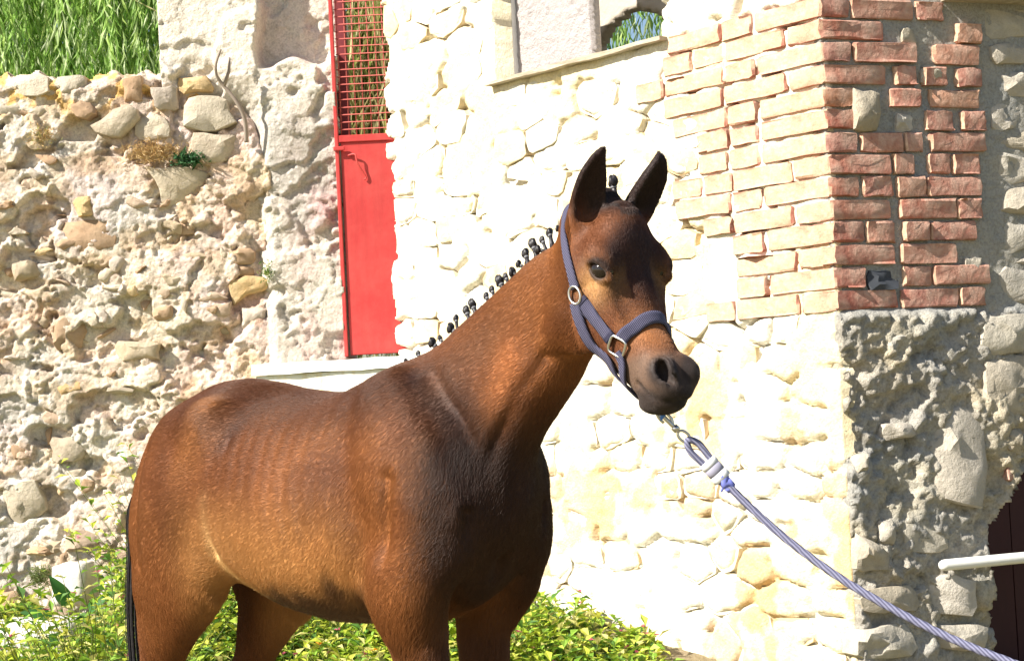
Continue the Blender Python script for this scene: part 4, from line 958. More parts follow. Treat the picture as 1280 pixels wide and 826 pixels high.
groove([(.25, .0, .93), (.255, .0, .85), (.24, .0, .76)], .014, .014)                                      # between the breast muscles
groove([(.20, .13, .86), (.20, .10, .78), (.17, .06, .72)], .016, .006)                                  # foreleg and breast
groove([(-.70, .16, 1.05), (-.70, .19, .92), (-.70, .17, .80)], .022, .007)                         # thigh muscle edge
def hpx(px, py, y):
    o_ = f2w(POLL[None])[0]; ny = FH * HY[0] + FN * HY[1]; return w2f(unproj(px, py, o_ + ny * y, ny))
mouth = [hpx(797, 480, .044), hpx(815, 494, .036), hpx(836, 501, .022), hpx(854, 500, .0)]
mouth2 = [POLL + HX * ((p - POLL) @ HX) - HY * ((p - POLL) @ HY) + np.array([0, 0, p[2] - POLL[2]]) for p in mouth]
HP = np.stack([(BV - POLL) @ HX, np.abs((BV - POLL) @ HY), BV[:, 2] - POLL[2]], 1)
disp -= .006 * np.exp(-(np.linalg.norm(HP - np.array([.005, .072, -.075]), axis=1) / .020) ** 2)
disp -= .005 * np.exp(-(path_dist(HP, [(.075, .052, -.175), (.095, .045, -.225)]) / .018) ** 2)
disp -= .005 * np.exp(-(path_dist(HP, [(.0, .075, -.15), (.01, .065, -.20), (.03, .055, -.245)]) / .012) ** 2)
MOUTHD = np.minimum(path_dist(BV, mouth), path_dist(BV, mouth2))
disp -= .006 * np.exp(-(MOUTHD / .007) ** 2)
def ridge(pts, width, height):
    global disp
    disp = disp + height * np.exp(-(path_dist(PA, pts) / width) ** 2)
ridge([fpix(500, 470, .09), fpix(540, 555, .14), fpix(572, 640, .14)], .028, .007)          # shoulder blade
ridge([fpix(520, 640, .17), fpix(515, 690, .17)], .045, .007)                              # triceps
ridge([fpix(705, 395, .06), fpix(655, 470, .08), fpix(612, 555, .10)], .024, .007)          # long neck muscle
ridge([fpix(556, 690, .12), fpix(545, 730, .12)], .028, .007)                              # top of the forearm
ridge([fpix(299, 484, .11), fpix(270, 505, .14)], .022, .006)                              # point of hip
ridge([fpix(258, 660, .17), fpix(250, 700, .16)], .030, .007)                              # stifle
ridge([fpix(205, 600, .14), fpix(200, 690, .14)], .035, .005)                              # buttock muscle
groove([fpix(484, 600, .19), fpix(482, 670, .19), fpix(487, 735, .17)], .018, .010)        # elbow fold
groove([fpix(228, 560, .16), fpix(222, 640, .165), fpix(225, 720, .14)], .016, .006)       # between the thigh muscles
groove([fpix(585, 640, .11), fpix(575, 720, .09), fpix(572, 770, .07)], .014, .010)        # foreleg against the breast
groove([fpix(545, 470, .08), fpix(575, 520, .10), fpix(598, 570, .10)], .018, .008)        # hollow before the shoulder
disp += .0035 * fbm(x * 9, y * 9, z * 9, 2) * (1 - HEADM)
BV = BV + BN * disp[:, None]
x, y, z = BV.T
BV = smooth_mesh(BV, BQ, 2, .4, w=1 - .9 * HEADM); BN = vnormals(BV, BQ)
hp = BV - POLL; HLX = hp @ HX; HLY = hp @ HY; HLZ = hp[:, 2]

# --- coat colours (own tones, plus shade painted into breast and hip hollow)
x, y, z = BV.T; ay = np.abs(y)
def C3(r, g, b): return np.array(lin(r, g, b)[:3])
def blend(base, c, m): return base + (np.asarray(c) - base) * np.clip(m, 0, 1)[:, None]
n1 = fbm(x * 6, y * 6, z * 6, 4) ; n2 = fbm(x * 22, y * 22, z * 10, 3)
COAT = np.tile(C3(110, 64, 32), (len(BV), 1))
COAT = blend(COAT, C3(140, 88, 46), sstep(-.2, .5, n1) * .7)
tan = sstep(-.9, .1, -(z - .80) / .12) * 0
COAT = blend(COAT, C3(186, 134, 78), (1 - sstep(.74, 1.00, z + .04 * n1)) * sstep(-.62, -.45, x) * (1 - sstep(-.02, .08, x)) * .85)     # paler lower barrel
COAT = blend(COAT, C3(226, 188, 130), np.exp(-(path_dist(np.stack([x, ay, z], 1), [fpix(268, 625, .18), fpix(268, 655, .185), fpix(274, 692, .18), fpix(296, 728, .16), fpix(330, 752, .13)]) / .017) ** 2) * .9)  # flank fold
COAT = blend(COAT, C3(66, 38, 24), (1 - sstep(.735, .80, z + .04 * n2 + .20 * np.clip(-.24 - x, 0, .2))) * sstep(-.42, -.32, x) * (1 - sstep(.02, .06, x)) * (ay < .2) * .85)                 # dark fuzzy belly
COAT = blend(COAT, C3(68, 38, 25), sstep(1.04, 1.17, z + .05 * n1) * (1 - sstep(.02, .14, x)) * .75)                                                        # darker back
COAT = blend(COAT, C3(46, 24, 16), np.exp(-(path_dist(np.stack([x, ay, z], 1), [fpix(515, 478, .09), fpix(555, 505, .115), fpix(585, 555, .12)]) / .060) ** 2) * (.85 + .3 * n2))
COAT = blend(COAT, C3(168, 106, 62), np.exp(-(path_dist(np.stack([x, ay, z], 1), [fpix(635, 440, .075), fpix(620, 500, .085), fpix(612, 540, .09)]) / .035) ** 2) * (.6 + .3 * n2))
COAT = blend(COAT, C3(66, 34, 20), np.exp(-(path_dist(np.stack([x, ay, z], 1), [fpix(303, 482, .13), fpix(296, 520, .15), fpix(288, 560, .16)]) / .022) ** 2) * (.75 + .3 * n2))  # shade of the hollow before the hip, painted into the coat
COAT = blend(COAT, C3(170, 112, 60), np.exp(-(path_dist(np.stack([x, ay, z], 1), [fpix(262, 500, .14), fpix(255, 545, .16), fpix(240, 590, .16)]) / .035) ** 2) * (.5 + .3 * n2))   # dark shoulder patch
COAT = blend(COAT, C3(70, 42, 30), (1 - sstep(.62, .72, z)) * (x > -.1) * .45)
COAT = blend(COAT, C3(36, 22, 17), sstep(.12, .22, x - .25 * (ay - .06)) * (1 - sstep(1.02, 1.18, z)) * .85)                                                    # dark breast coat, deepened to paint in its shade
crest = np.exp(-(path_dist(np.stack([x, ay, z], 1), [(0, 0, 1.20), (.10, 0, 1.235), (.22, 0, 1.30), (.33, 0, 1.366), (.43, 0, 1.43), (.53, 0, 1.475)]) / .022) ** 2)
COAT = blend(COAT, C3(42, 34, 34), crest * .85)
COAT = blend(COAT, C3(92, 66, 50), np.exp(-(path_dist(BV, [(.30, .08, 1.25), (.20, .09, 1.17)]) / .05) ** 2) * .4)
# head
hm = HEADM > .4
hy = HLY; hay = np.abs(HLY)
axis_t = -(HLZ) - .0                                                                       # 0 at the poll, .37 at the lips
COAT = blend(COAT, C3(98, 58, 36), HEADM * .8)
COAT = blend(COAT, C3(46, 26, 22), HEADM * (1 - sstep(.13, .22, axis_t + .02 * n2)) * sstep(.03, .06, HLX + .35 * (axis_t - .08)) * (1 - sstep(.055, .085, hay)) * .9)   # dark forehead
COAT = blend(COAT, C3(188, 142, 90), np.exp(-((HLX - .022) ** 2 + (HLZ + .145) ** 2) / .034 ** 2) * (hay > .03) * HEADM * .85)      # tan round the eye
COAT = blend(COAT, C3(150, 98, 58), np.exp(-((axis_t - .235) / .04) ** 2) * HEADM * sstep(.05, .09, HLX) * .85)                       # tan above the muzzle
COAT = blend(COAT, C3(104, 84, 70), HEADM * sstep(.255, .295, axis_t + .012 * n2 - .10 * np.clip(.12 - HLX, 0, .06)) * .9)                 # grey brown muzzle
nosd = np.sqrt((HLX - .150) ** 2 + (hay - .033) ** 2 + (HLZ + .306) ** 2)
COAT = blend(COAT, C3(36, 30, 30), HEADM * (1 - sstep(.020, .042, nosd + .006 * n2)) * .92)
COAT = blend(COAT, C3(40, 34, 33), HEADM * sstep(.325, .352, axis_t + .008 * n2) * .85)
COAT = blend(COAT, C3(120, 108, 110), HEADM * np.exp(-((HLX - .045) ** 2 + (HLY - .012) ** 2 + (HLZ + .055) ** 2) / .016 ** 2) * (.5 + .4 * n2))
COAT = blend(COAT, C3(128, 112, 104), np.exp(-((HLX - .163) ** 2 + (hay - .036) ** 2 + (HLZ + .333) ** 2) / .016 ** 2) * .5)
COAT = blend(COAT, C3(30, 25, 24), np.exp(-(MOUTHD / .006) ** 2) * .8)
COAT = blend(COAT, C3(34, 28, 27), HEADM * sstep(.295, .33, axis_t) * sstep(.135, .16, HLX) * .6)
earm = HEADM * sstep(-.004, .02, HLZ - .25 * HLX)
COAT = blend(COAT, C3(34, 26, 25), np.maximum(earm, HEADM * sstep(-.03, .0, HLZ) * (hay > .02)) * .93)
COAT = blend(COAT, C3(36, 28, 26), HEADM * (HLZ > -.02) * (hay < .025) * .8)
eyer = np.sqrt((HLX - .046) ** 2 + (hay - .084) ** 2 + (HLZ + .119) ** 2)
COAT = blend(COAT, C3(38, 30, 28), (1 - sstep(.019, .026, eyer)) * .92)
legd = 1 - sstep(.30, .5, z)
COAT = blend(COAT, C3(46, 32, 27), legd * .85)
n3 = fbm(x * 3.2 + 5, y * 3.2, z * 4.5, 3); COAT = COAT * (1 + np.clip(.35 * n3, -.22, .22)[:, None] * np.array([.9, 1.0, 1.1]))
COAT = np.clip(COAT * (1 + .10 * n2[:, None]), 0.002, 1)

k = NT('foal_coat', 0.6, 0.2); oc = k.coord('Object')
base = k.attr('coat')
st = k.noise(k.mapping(oc, (60, 60, 18)), 3.0, 5, .65)
c = k.mix(0.5, base, k.ramp(st, [(.25, (.55, .55, .55)), (.75, (1.45, 1.4, 1.35))]), 'MULTIPLY')
k.color(c); k.bump(st, .35, .002)
k.b.inputs['Sheen Weight'].default_value = 0.12; k.b.inputs['Sheen Roughness'].default_value = .4
COATM = k.m
foal = tag(empty('foal', FW), 'brown bay foal with braided mane wearing a purple halter', 'foal')
def loc_w(p): return f2w(p) - FW
BQ = BQ[:, ::-1].copy()                                      # foal space is left-handed: reverse the faces so they look outward
BW = loc_w(BV)
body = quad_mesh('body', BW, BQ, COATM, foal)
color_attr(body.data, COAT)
# ------------------------------------------------------------------ eyes, mane knots, hooves, tail
def h2w(p): return loc_w(h2f(np.asarray(p, float)))
def uvball(c, r, nu=20, nv=12, X=(1, 0, 0), Y=(0, 1, 0)):
    X = np.array(X, float); X /= np.linalg.norm(X); Y = np.array(Y, float); Y -= X * (X @ Y); Y /= np.linalg.norm(Y); Z = np.cross(X, Y)
    V = [np.asarray(c) + Z * r[2]]; Fc = []
    for i in range(1, nv):
        th = math.pi * i / nv
        for j in range(nu):
            ph = 2 * math.pi * j / nu
            V.append(np.asarray(c) + X * r[0] * math.sin(th) * math.cos(ph) + Y * r[1] * math.sin(th) * math.sin(ph) + Z * r[2] * math.cos(th))
    V.append(np.asarray(c) - Z * r[2])
    for j in range(nu): Fc.append((0, 1 + j, 1 + (j + 1) % nu))
    for i in range(nv - 2):
        for j in range(nu):
            a = 1 + i * nu + j; b = 1 + i * nu + (j + 1) % nu; Fc.append((a, a + nu, b + nu, b))
    o = 1 + (nv - 2) * nu
    for j in range(nu): Fc.append((len(V) - 1, o + (j + 1) % nu, o + j))
    return V, Fc
k = NT('foal_eye', 0.08, 0.35); k.b.inputs['Coat Weight'].default_value = 0.25; k.b.inputs['Coat Roughness'].default_value = .03
EYEM = k.color(k.ramp(k.noise(k.coord(), 60), [(.3, (.006, .004, .003, 1)), (.8, (.02, .012, .008, 1))]))
HXw = FH * HX[0] + FN * HX[1]; HYw = FH * HY[0] + FN * HY[1]
for s in (1, -1):
    mesh_obj('eye', *uvball(h2w((.042, .0665 if s > 0 else -.064, -.1195)), (.0225, .0215, .0195) if s > 0 else (.020, .018, .017), X=HXw * .75 - FZ * .5, Y=HYw), EYEM, foal)
k = NT('mane_hair', 0.45, 0.4)
g = k.noise(k.mapping(k.coord(), (1, 1, .3)), 300, 3)
k.color(k.ramp(g, [(.3, (.007, .006, .007, 1)), (.75, (.03, .025, .026, 1))])); k.bump(g, .6, .002); MANEM = k.m
BANDM = plain('mane_band', (.16, .16, .17, 1), .6)
knots = [(507, 452, .6, 0), (540, 428, 1, -6), (563, 410, 1, -4), (576, 411, .6, 2), (583, 388, .9, -6), (590, 380, 1, 4), (598, 398, .7, 6), (608, 370, .7, 0), (624, 351, 1.1, -6),
         (640, 340, .9, 0), (642, 350, .8, 6), (657, 317, .95, -8), (660, 330, .8, 0), (666, 305, 1.05, 0), (672, 312, .8, 6), (687, 291, .85, -3), (766, 227, 1.15, 3), (523, 442, .6, 0), (550, 423, .6, 0), (570, 398, .7, 0), (603, 386, .6, 0), (615, 362, .7, 0), (632, 346, .7, 0), (648, 330, .7, 0), (678, 300, .7, 0), (697, 286, .6, 0)]
for px, py, q, lean in knots:
    c = fpix(px, py, 0.0 + rng.uniform(-.012, .012))
    r = .0080 * q
    if px < 700:
        tz = np.interp(c[0], [0, .10, .22, .33, .43, .53], [1.197, 1.232, 1.300, 1.366, 1.428, 1.464]); base_p = np.array([c[0] + .015, 0.0, min(tz - .004, c[2] - r)])
    else:
        base_p = c + np.array([.004, 0, -.032])
    cw = loc_w(c); bw = loc_w(base_p); up = cw - bw; L = np.linalg.norm(up)
    kn = empty('mane_knot', (0, 0, 0), foal); foal_k = kn
    V, Fc = uvball(cw, (r * 1.0, r * .95, r * 1.25), 12, 8, X=np.cross(up, (0, 0, 1)) + np.array([.01, 0.02, 0]), Y=np.array([.2, .3, .0]))
    V = [p + (p - cw) * .22 * math.sin(9 * math.atan2(p[0] - cw[0], p[1] - cw[1]) + 260 * (p[2] - cw[2])) for p in V]
    st = tube([bw - up / L * .012, bw + up * .4, cw - up / L * r * .6], [.008 * q, .0045 * q, .005 * q], 8)
    V2, F2 = merge((V, Fc), st)
    bpy.data.objects.remove(kn)
    kn = mesh_obj('mane_knot', V2, F2, MANEM, foal)
    if L > .02:
        a = cw - up / L * r * 1.2; t = up / L
        mesh_obj('elastic_band', *tube([a - t * .0018, a, a + t * .0018], [.0052 * q, .0058 * q, .0052 * q], 10), BANDM, kn)
HOOFM = NT('hoof_horn', .5, .4); HOOFM.color(HOOFM.ramp(HOOFM.noise(HOOFM.mapping(HOOFM.coord(), (1, 1, 6)), 30), [(.3, (.02, .016, .013, 1)), (.7, (.06, .05, .04, 1))])); HOOFM = HOOFM.m
for hx, hy in ((.158, .095), (.128, -.095), (-.722, .09), (-.617, -.09)):
    V = []; Fc = []; n = 18
    for z_, a, off in ((.072, .033, -.006), (.05, .040, -.002), (.02, .048, .008), (.0, .053, .014)):
        for j in range(n):
            t = 2 * math.pi * j / n; V.append(loc_w(np.array([hx + off + a * 1.08 * math.cos(t), hy + a * .92 * math.sin(t), z_])))
    for i in range(3):
        for j in range(n): Fc.append((i * n + j, i * n + (j + 1) % n, (i + 1) * n + (j + 1) % n, (i + 1) * n + j))
    Fc += [tuple(range(n)), tuple(range(3 * n, 4 * n))[::-1]]
    mesh_obj('hoof', V, Fc, HOOFM, foal)
# tail: a bundle of long hair strands behind the buttocks
parts = []
for i in range(220):
    a = rng.uniform(-1, 1); d = rng.uniform(-1, 1)
    o3 = np.array([.016 * d, .045 * a, 0]); q3 = lambda px, py: fpix(px, py, .02) + o3
    p = [(-.70, .012 * a, 1.06), (-.765, .015 * a, 1.02 + .01 * d), q3(188, 620), q3(182, 690), q3(180, 760), q3(184, 830), q3(192, 890) + np.array([0, 0, .05 * rng.uniform(-1, 1)])]
    pts = loc_w(catmull(np.array(p), 4)); parts.append(tube(pts, list(np.linspace(.0028, .0007, len(pts))), 4))
mesh_obj('tail', *merge(*parts), MANEM, foal)

# ------------------------------------------------------------------ halter (lies on the head)
BVH = BVHTree.FromPolygons([Vector(p) for p in BW], [tuple(q) for q in BQ.tolist()])
def hpix(px, py, y):
    c = FW + f2w(POLL[None])[0] * 0 if False else f2w(POLL[None])[0]
    p = unproj(px, py, c + HYw * y, HYw) - c
    return np.array([p @ HXw, y, p[2]])
def snap(p, off):
    a, n, i, d = BVH.find_nearest(Vector(p)); a = np.array(a); n = np.array(n)
    return a + n * off, n
def strap(ptsh, width, thick=.0035, off=.002, sub=10, closed=False):
    """flat webbing following head-space points, pulled onto the skin"""
    P = catmull(np.array(ptsh, float), sub); S = [snap(h2w(p), off) for p in P]
    C = np.array([s[0] for s in S]); N = np.array([s[1] for s in S])
    for it in range(3):
        C[1:-1] = .25 * C[:-2] + .5 * C[1:-1] + .25 * C[2:]; N[1:-1] = .25 * N[:-2] + .5 * N[1:-1] + .25 * N[2:]
    for i in range(len(C)):                                  # never sink into the skin
        a, n, _, d = BVH.find_nearest(Vector(C[i])); v = (C[i] - np.array(a)) @ np.array(n)
        if v < off: C[i] += np.array(n) * (off - v)
    T = np.gradient(C, axis=0); T /= np.linalg.norm(T, axis=1)[:, None]
    N = N - T * (N * T).sum(1)[:, None]; N /= np.linalg.norm(N, axis=1)[:, None]; W = np.cross(N, T)
    prof = [(-1, 0), (-.97, 1), (-.5, 1.12), (0, 1.05), (.5, 1.12), (.97, 1), (1, 0), (.5, -.3), (-.5, -.3)]; m = len(prof); V = []; Fc = []
    for i in range(len(C)):
        for u, v in prof: V.append(C[i] + W[i] * u * width / 2 + N[i] * v * thick)
    for i in range(len(C) - 1):
        for j in range(m): Fc.append((i * m + j, (i + 1) * m + j, (i + 1) * m + (j + 1) % m, i * m + (j + 1) % m))
    Fc += [tuple(range(m)), tuple((len(C) - 1) * m + j for j in range(m))[::-1]]
    return V, Fc, C, N
k = NT('halter_webbing', 0.75, 0.25); cc = k.coord()
wv = k.n('ShaderNodeTexWave'); wv.inputs['Scale'].default_value = 95; wv.inputs['Distortion'].default_value = .6; k.l(k.mapping(cc, (1, 1, 1.6), (.4, .3, .2)), wv.inputs['Vector'])
k.color(k.mix(wv.outputs['Fac'], lin(70, 68, 90), lin(102, 100, 124))); k.bump(wv.outputs['Fac'], .9, .003); WEBM = k.m
STITCHM = plain('halter_stitching', lin(40, 38, 60), .8)
METALM = plain('halter_metal', (.62, .60, .56, 1), .28, .5, 1.0)
HO = f2w(POLL[None])[0]
halter = tag(empty('halter', HO), 'purple webbing halter with metal rings on the foal\'s head', 'halter')
def hpart(name, V, Fc, m, parent=None):
    sh = FW - HO
    o = mesh_obj(name, [np.asarray(v) + sh for v in V], Fc, m, parent or halter); return o
def hit(px, py):
    """head-space point of the skin seen at a pixel"""
    d = Vector(F_ + Rv * (px - CXP) / FPX + Uv * (CYP - py) / FPX).normalized(); a, n, i, dd = BVH.ray_cast(Vector(CAM - FW), d)
    if a is None: a = Vector(unproj(px, py, HO, HYw) - FW)
    p = np.array(a) + FW - HO; return np.array([p @ HXw, p @ HYw, p[2]])
U0 = hit(721, 369); N0 = hit(771, 430)
mir = lambda p: np.array([p[0], -p[1], p[2]])
crown = [U0 + np.array([0, 0, .012]), hit(714, 335), hit(707, 300), np.array([-.070, .050, -.005]), np.array([-.08, 0, .022]), np.array([-.070, -.050, -.005]), mir(hit(707, 300)), mir(hit(714, 335)), mir(U0)]
V, Fc, _, _ = strap(crown, .019); hpart('crown_strap', V, Fc, WEBM)
cheek = [U0 + (N0 - U0) * t for t in (.10, .35, .6, .9)]
V, Fc, C, N = strap(cheek, .027); cs = hpart('cheek_strap', V, Fc, WEBM)
V, Fc, _, _ = strap([mir(p) for p in cheek], .027); hpart('cheek_strap', V, Fc, WEBM)
# noseband: a plane cut round the nose through three points seen in the photograph
qa, qb = hit(777, 425), hit(812, 398)
d_ = qb - qa; pn = np.array([-d_[2], 0, d_[0]]); pn /= np.linalg.norm(pn); pc = np.array([.050, 0, -.245]); pc = pc - pn * ((pc - qa) @ pn)
qc = np.array([qa[0], -qa[1], qa[2]])
e1_ = qa - pc; e1_ /= np.linalg.norm(e1_); e2_ = np.cross(pn, e1_); ang = math.atan2((qc - pc) @ e2_, (qc - pc) @ e1_); fr = math.atan2((np.array([.10, 0, -.20]) - pc) @ e2_, (np.array([.10, 0, -.20]) - pc) @ e1_); ang_t = 2 * fr   # over the front of the nose, symmetric
nose = []
for t_ in np.linspace(0, ang_t, 30):
    dr = e1_ * math.cos(t_) + e2_ * math.sin(t_); a, n, i_, d_ = BVH.ray_cast(Vector(h2w(pc + dr * .25)), Vector(h2w(pc) - h2w(pc + dr * .25)).normalized())
    if a is not None: p = np.array(a) + FW - HO; nose.append(np.array([p @ HXw, p @ HYw, p[2]]))
V, Fc, _, _ = strap(nose, .025, sub=3); hpart('noseband', V, Fc, WEBM)
jaw = [U0 + np.array([-.002, 0, -.014]), hit(727, 402), hit(743, 432), hit(763, 449), np.array([.028, .030, -.312]), np.array([.055, .0, -.345])]
V, Fc, CJ, _ = strap(jaw, .022, off=.004); hpart('jaw_strap', V, Fc, WEBM)
V, Fc, _, _ = strap([mir(p) for p in jaw], .022, off=.004); hpart('jaw_strap', V, Fc, WEBM)
chin = [N0 + np.array([.002, 0, -.014]), hit(781, 456), np.array([.048, .026, -.330]), np.array([.058, 0, -.345])]
V, Fc, _, _ = strap(chin + [mir(p) for p in chin[:-1]][::-1], .016, off=.0045); hpart('chin_strap', V, Fc, WEBM)
def ring(ch, ra, rb, up, r=.0027, off=.006, sq=1.0):
    c, n = snap(h2w(ch), off); up = np.array(up, float); up -= n * (up @ n); up /= np.linalg.norm(up); v = np.cross(n, up); P = []
    for j in range(29):
        t = 2 * math.pi * j / 28; ca, sa = math.cos(t), math.sin(t)
        P.append(c + up * ra * math.copysign(abs(ca) ** sq, ca) + v * rb * math.copysign(abs(sa) ** sq, sa))
    return tube(P, r, 8, False)
upv = -FZ + HXw * .35
for m_ in (lambda p: p, mir):
    hpart('ring', *ring(m_(U0), .0165, .0125, upv), METALM)
    hpart('square_ring', *ring(m_(N0 + np.array([.004, 0, -.004])), .017, .016, HXw * .8 - FZ * .5, sq=.45), METALM)
# stitched keepers: dark bands across the straps
for q, wd in ((0.14, .0275), (.84, .0275)):
    p = U0 + (N0 - U0) * q; d = (N0 - U0) * .035
    V, Fc, _, _ = strap([p - d, p, p + d], wd, thick=.0045, sub=3); hpart('stitching', V, Fc, STITCHM, cs)

# ------------------------------------------------------------------ lead rope
LD = np.array([0.22, -.05, 0.0])
def rp(px, py, Y): return unproj(px, py, (0, Y, 0), np.array([0, 1.0, 0]))
chinw = h2w(np.array([.088, 0, -.372])) + FW
Y0 = chinw[1]
lead = tag(empty('lead_rope', rp(905, 600, Y0)), 'grey purple braided lead rope clipped under the foal\'s chin', 'lead rope')
LO_ = rp(905, 600, Y0)
def lpart(name, V, Fc, m): return mesh_obj(name, [np.asarray(v) - LO_ for v in V], Fc, m, lead)
k = NT('lead_rope_braid', 0.8, 0.2); cc = k.coord()
wv = k.n('ShaderNodeTexWave'); wv.inputs['Scale'].default_value = 55; wv.inputs['Distortion'].default_value = 2; k.l(k.mapping(cc, (1, 1, 1), (0, .7, 0)), wv.inputs['Vector'])
k.color(k.mix(wv.outputs['Fac'], lin(80, 80, 102), lin(132, 132, 156))); k.bump(wv.outputs['Fac'], .4, .002); ROPEM = k.m
WHITEM = plain('tape_white', (.7, .7, .7, 1), .5); GREYT = plain('tape_grey', lin(150, 148, 165), .6); BLUEM = plain('plastic_blue', lin(70, 120, 200), .45)
cp = catmull(np.array([rp(x_, y_, Y0 - d) for x_, y_, d in ((905, 601, 0), (935, 631, .01), (985, 675, .03), (1050, 722, .06), (1120, 763, .09), (1190, 798, .12), (1255, 824, .15), (1330, 850, .18), (1450, 880, .24), (1600, 905, .30))]), 14)
V, Fc = tube(cp, .0070, 16); V = np.array(V); nseg = len(cp)
for i in range(nseg):
    for j in range(16):
        a = 2 * math.pi * j / 16
        V[i * 16 + j] = cp[i] + (V[i * 16 + j] - cp[i]) * (1 + .07 * math.sin(3 * a + i * 1.5))
lpart('rope', list(V), Fc, ROPEM)
e0 = rp(905, 600, Y0); e1 = rp(858, 548, Y0); ax = e0 - e1; Ln = np.linalg.norm(ax); ax /= Ln; pr = np.cross(ax, (0, -1, 0)); pr /= np.linalg.norm(pr)
loop = [e0 - pr * .006, e0 - ax * Ln * .5 - pr * .0085, e1 + ax * .02 - pr * .010, e1 + ax * .004, e1 + ax * .02 + pr * .010, e0 - ax * Ln * .5 + pr * .0085, e0 + pr * .006]
lpart('loop', *tube(catmull(np.array(loop), 8), .0062, 12), ROPEM)
def cuff(t0, t1, r, m, name):
    a = e0 - ax * Ln * t0; b = e0 - ax * Ln * t1; V = []; Fc = []
    for i, p in enumerate((a, a * .95 + b * .05, b * .95 + a * .05, b)):
        q = r * (.9 if i in (0, 3) else 1)
        for j in range(16):
            t = 2 * math.pi * j / 16; V.append(p + pr * q * 1.75 * math.cos(t) + np.cross(ax, pr) * q * math.sin(t))
    for i in range(3):
        for j in range(16): Fc.append((i * 16 + j, i * 16 + (j + 1) % 16, (i + 1) * 16 + (j + 1) % 16, (i + 1) * 16 + j))
    Fc += [tuple(range(16))[::-1], tuple(48 + j for j in range(16))]
    lpart(name, V, Fc, m)
cuff(.02, .17, .0098, WHITEM, 'cuff'); cuff(.17, .33, .0095, GREYT, 'cuff'); cuff(.33, .46, .0098, WHITEM, 'cuff')
kp = [e0 + ax * t + pr * .004 * math.sin(t * 400) for t in np.linspace(-.012, .022, 9)]
lpart('knot', *merge(tube(kp, [.006, .0105, .009, .011, .0095, .011, .009, .0095, .0075], 12), tube([e0 + ax * .006 + pr * .004, e0 + ax * .012 - pr * -.018], [.004, .002], 6)), plain('knot_cord', lin(110, 118, 190), .7))
c0 = chinw; c1 = e1 + ax * .006; d = c1 - c0; Lc = np.linalg.norm(d); d /= Lc
sn = tube([c0, c0 + d * Lc * .12, c0 + d * Lc * .5, c0 + d * Lc * .72], [.003, .004, .0042, .0035], 10)
eye_r = tube([c0 + d * Lc * .70 + pr * .0 + (pr * math.sin(t) * .008 + d * (1 - math.cos(t)) * .013) for t in np.linspace(0, 2 * math.pi, 25)], .0026, 8, False)
hook = tube([c0 + d * Lc * .5 + (pr * math.sin(t) * -.008 + d * (math.cos(t) - 1) * .018) for t in np.linspace(0, math.pi * 1.6, 20)], .0028, 8)
lpart('snap_hook', *merge(sn, eye_r, hook, tube([c0 + d * Lc * .6 - d * .004, c0 + d * Lc * .6 + d * .006], .0068, 12)), METALM)
tg = [c0 + np.array([.012, 0, -.002]), c0 + np.array([.016, 0, -.014]), c0 + d * .02 + np.array([.006, 0, .0])]
lpart('tag', *tube([c0 + np.array([.010, -.004, .004]), c0 + np.array([.013, -.004, -.010]), c0 + np.array([.008, -.004, -.022])], [.005, .006, .001], 8), BLUEM)

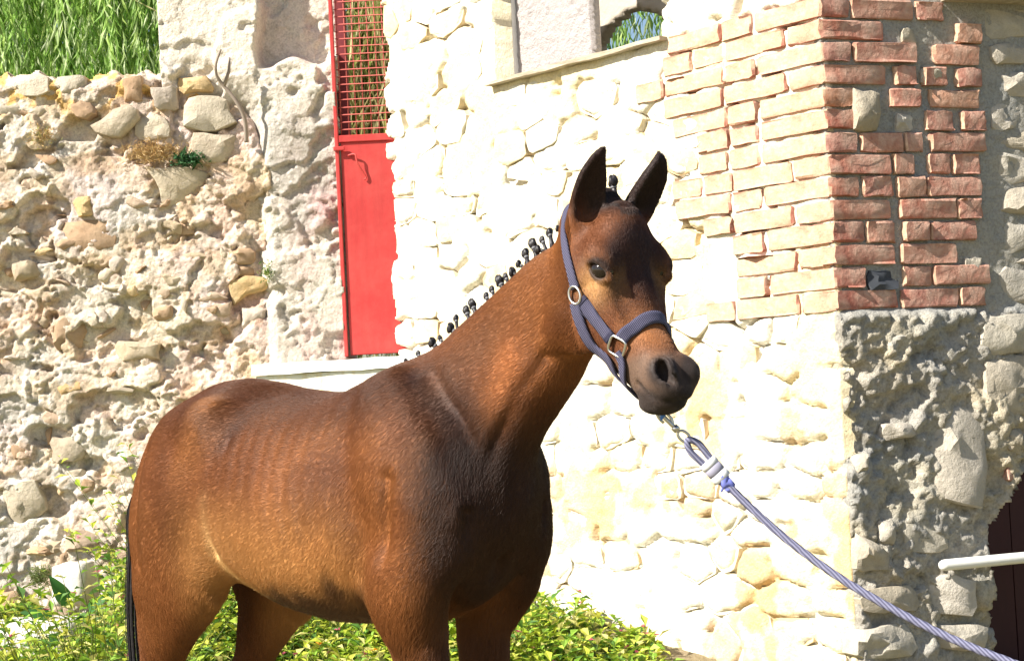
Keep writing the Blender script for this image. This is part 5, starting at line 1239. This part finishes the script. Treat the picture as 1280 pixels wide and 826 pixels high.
# ------------------------------------------------------------------ short coat hair
def make_coat(N):
    Vw = BW; Q = BQ; hr = np.random.default_rng(11)
    A = Vw[Q[:, 0]]; B = Vw[Q[:, 1]]; C = Vw[Q[:, 2]]; D = Vw[Q[:, 3]]
    ar = np.linalg.norm(np.cross(C - A, D - B), axis=1) / 2; fc = BV[Q].mean(1)
    wgt = ar * np.where(fc[:, 2] < .45, .25, 1.0) * np.where((fc[:, 0] > .46) & (fc[:, 2] > 1.05), 2.2, 1)
    f = hr.choice(len(Q), N, p=wgt / wgt.sum()); u = hr.random(N)[:, None]; v = hr.random(N)[:, None]
    P = (A[f] * (1 - u) + B[f] * u) * (1 - v) + (D[f] * (1 - u) + C[f] * u) * v
    vi = Q[f, hr.integers(0, 4, N)]; nr = np.cross(C[f] - A[f], D[f] - B[f]); nr /= np.linalg.norm(nr, axis=1)[:, None] + 1e-12
    bv = BV[vi]; hd = HEADM[vi]; x, y, z = bv.T
    # comb direction in foal space
    d = np.stack([np.full(N, -.75), np.zeros(N), np.full(N, -.55)], 1)
    leg = 1 - sstep(.62, .85, z); d = d * (1 - leg[:, None]) + np.array([-.15, 0, -1.0]) * leg[:, None]
    d = np.where((hd > .4)[:, None], h2f(np.array([[.12, 0, -.35]]))[0] - POLL, d)
    ear = (hd > .4) & (bv[:, 2] - POLL[2] > -.005); d = np.where(ear[:, None], np.array([.3, 0, 1.0]), d)
    wob = np.stack([fbm(x * 5 + q * 31, y * 5, z * 5, 2) for q in range(3)], 1) * .5
    d = d / np.linalg.norm(d, axis=1)[:, None] + wob + hr.normal(0, .10, (N, 3))
    dw = d[:, 0:1] * FH + d[:, 1:2] * FN + d[:, 2:3] * FZ
    dw = dw - nr * (dw * nr).sum(1)[:, None]; dw /= np.linalg.norm(dw, axis=1)[:, None] + 1e-9
    fuzz = (1 - sstep(.68, .78, z)) * (x > -.5) * (x < .3)
    Ln = (.014 + .010 * fuzz + .004 * leg) * hr.uniform(.6, 1.25, N)
    ht = -(bv[:, 2] - POLL[2])
    Ln = np.where(hd > .4, .0055 * hr.uniform(.6, 1.2, N), Ln); Ln = np.where((hd > .4) & (ht > .27), .0028, Ln); Ln = np.where(ear, .0045, Ln)
    lift = .11 + .26 * fuzz + .04 * hr.normal(size=N)
    ex = np.linalg.norm(bv - h2f(np.array([[.044, .08, -.119]]))[0], axis=1) > .021
    keep = ex; P, dw, nr, Ln, lift, vi = [a[keep] for a in (P, dw, nr, Ln, lift, vi)]; N = len(P)
    p1 = P + (dw * .5 + nr * lift[:, None] * .55) * Ln[:, None]; p2 = P + (dw + nr * lift[:, None] * .75) * Ln[:, None]
    pts = np.stack([P - nr * .0006, p1, p2], 1).reshape(-1, 3)
    cv = bpy.data.hair_curves.new('coat_hair'); cv.add_curves([3] * N)
    cv.attributes['position'].data.foreach_set('vector', pts.astype(np.float32).ravel())
    ra = cv.attributes.get('radius') or cv.attributes.new('radius', 'FLOAT', 'POINT')
    ra.data.foreach_set('value', np.tile(np.array([.00021, .00018, .00006], np.float32), N))
    ca = cv.attributes.new('coat', 'FLOAT_COLOR', 'CURVE')
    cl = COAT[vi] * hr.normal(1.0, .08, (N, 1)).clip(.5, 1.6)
    ca.data.foreach_set('color', np.c_[cl, np.ones(N)].astype(np.float32).ravel())
    k = NT('coat_hair', 0.42, 0.28); k.color(k.attr('coat')); cv.materials.append(k.m)
    o = bpy.data.objects.new('coat_hair', cv); link(o, foal); tag(o, kind='stuff'); return o
make_coat(COAT_N)
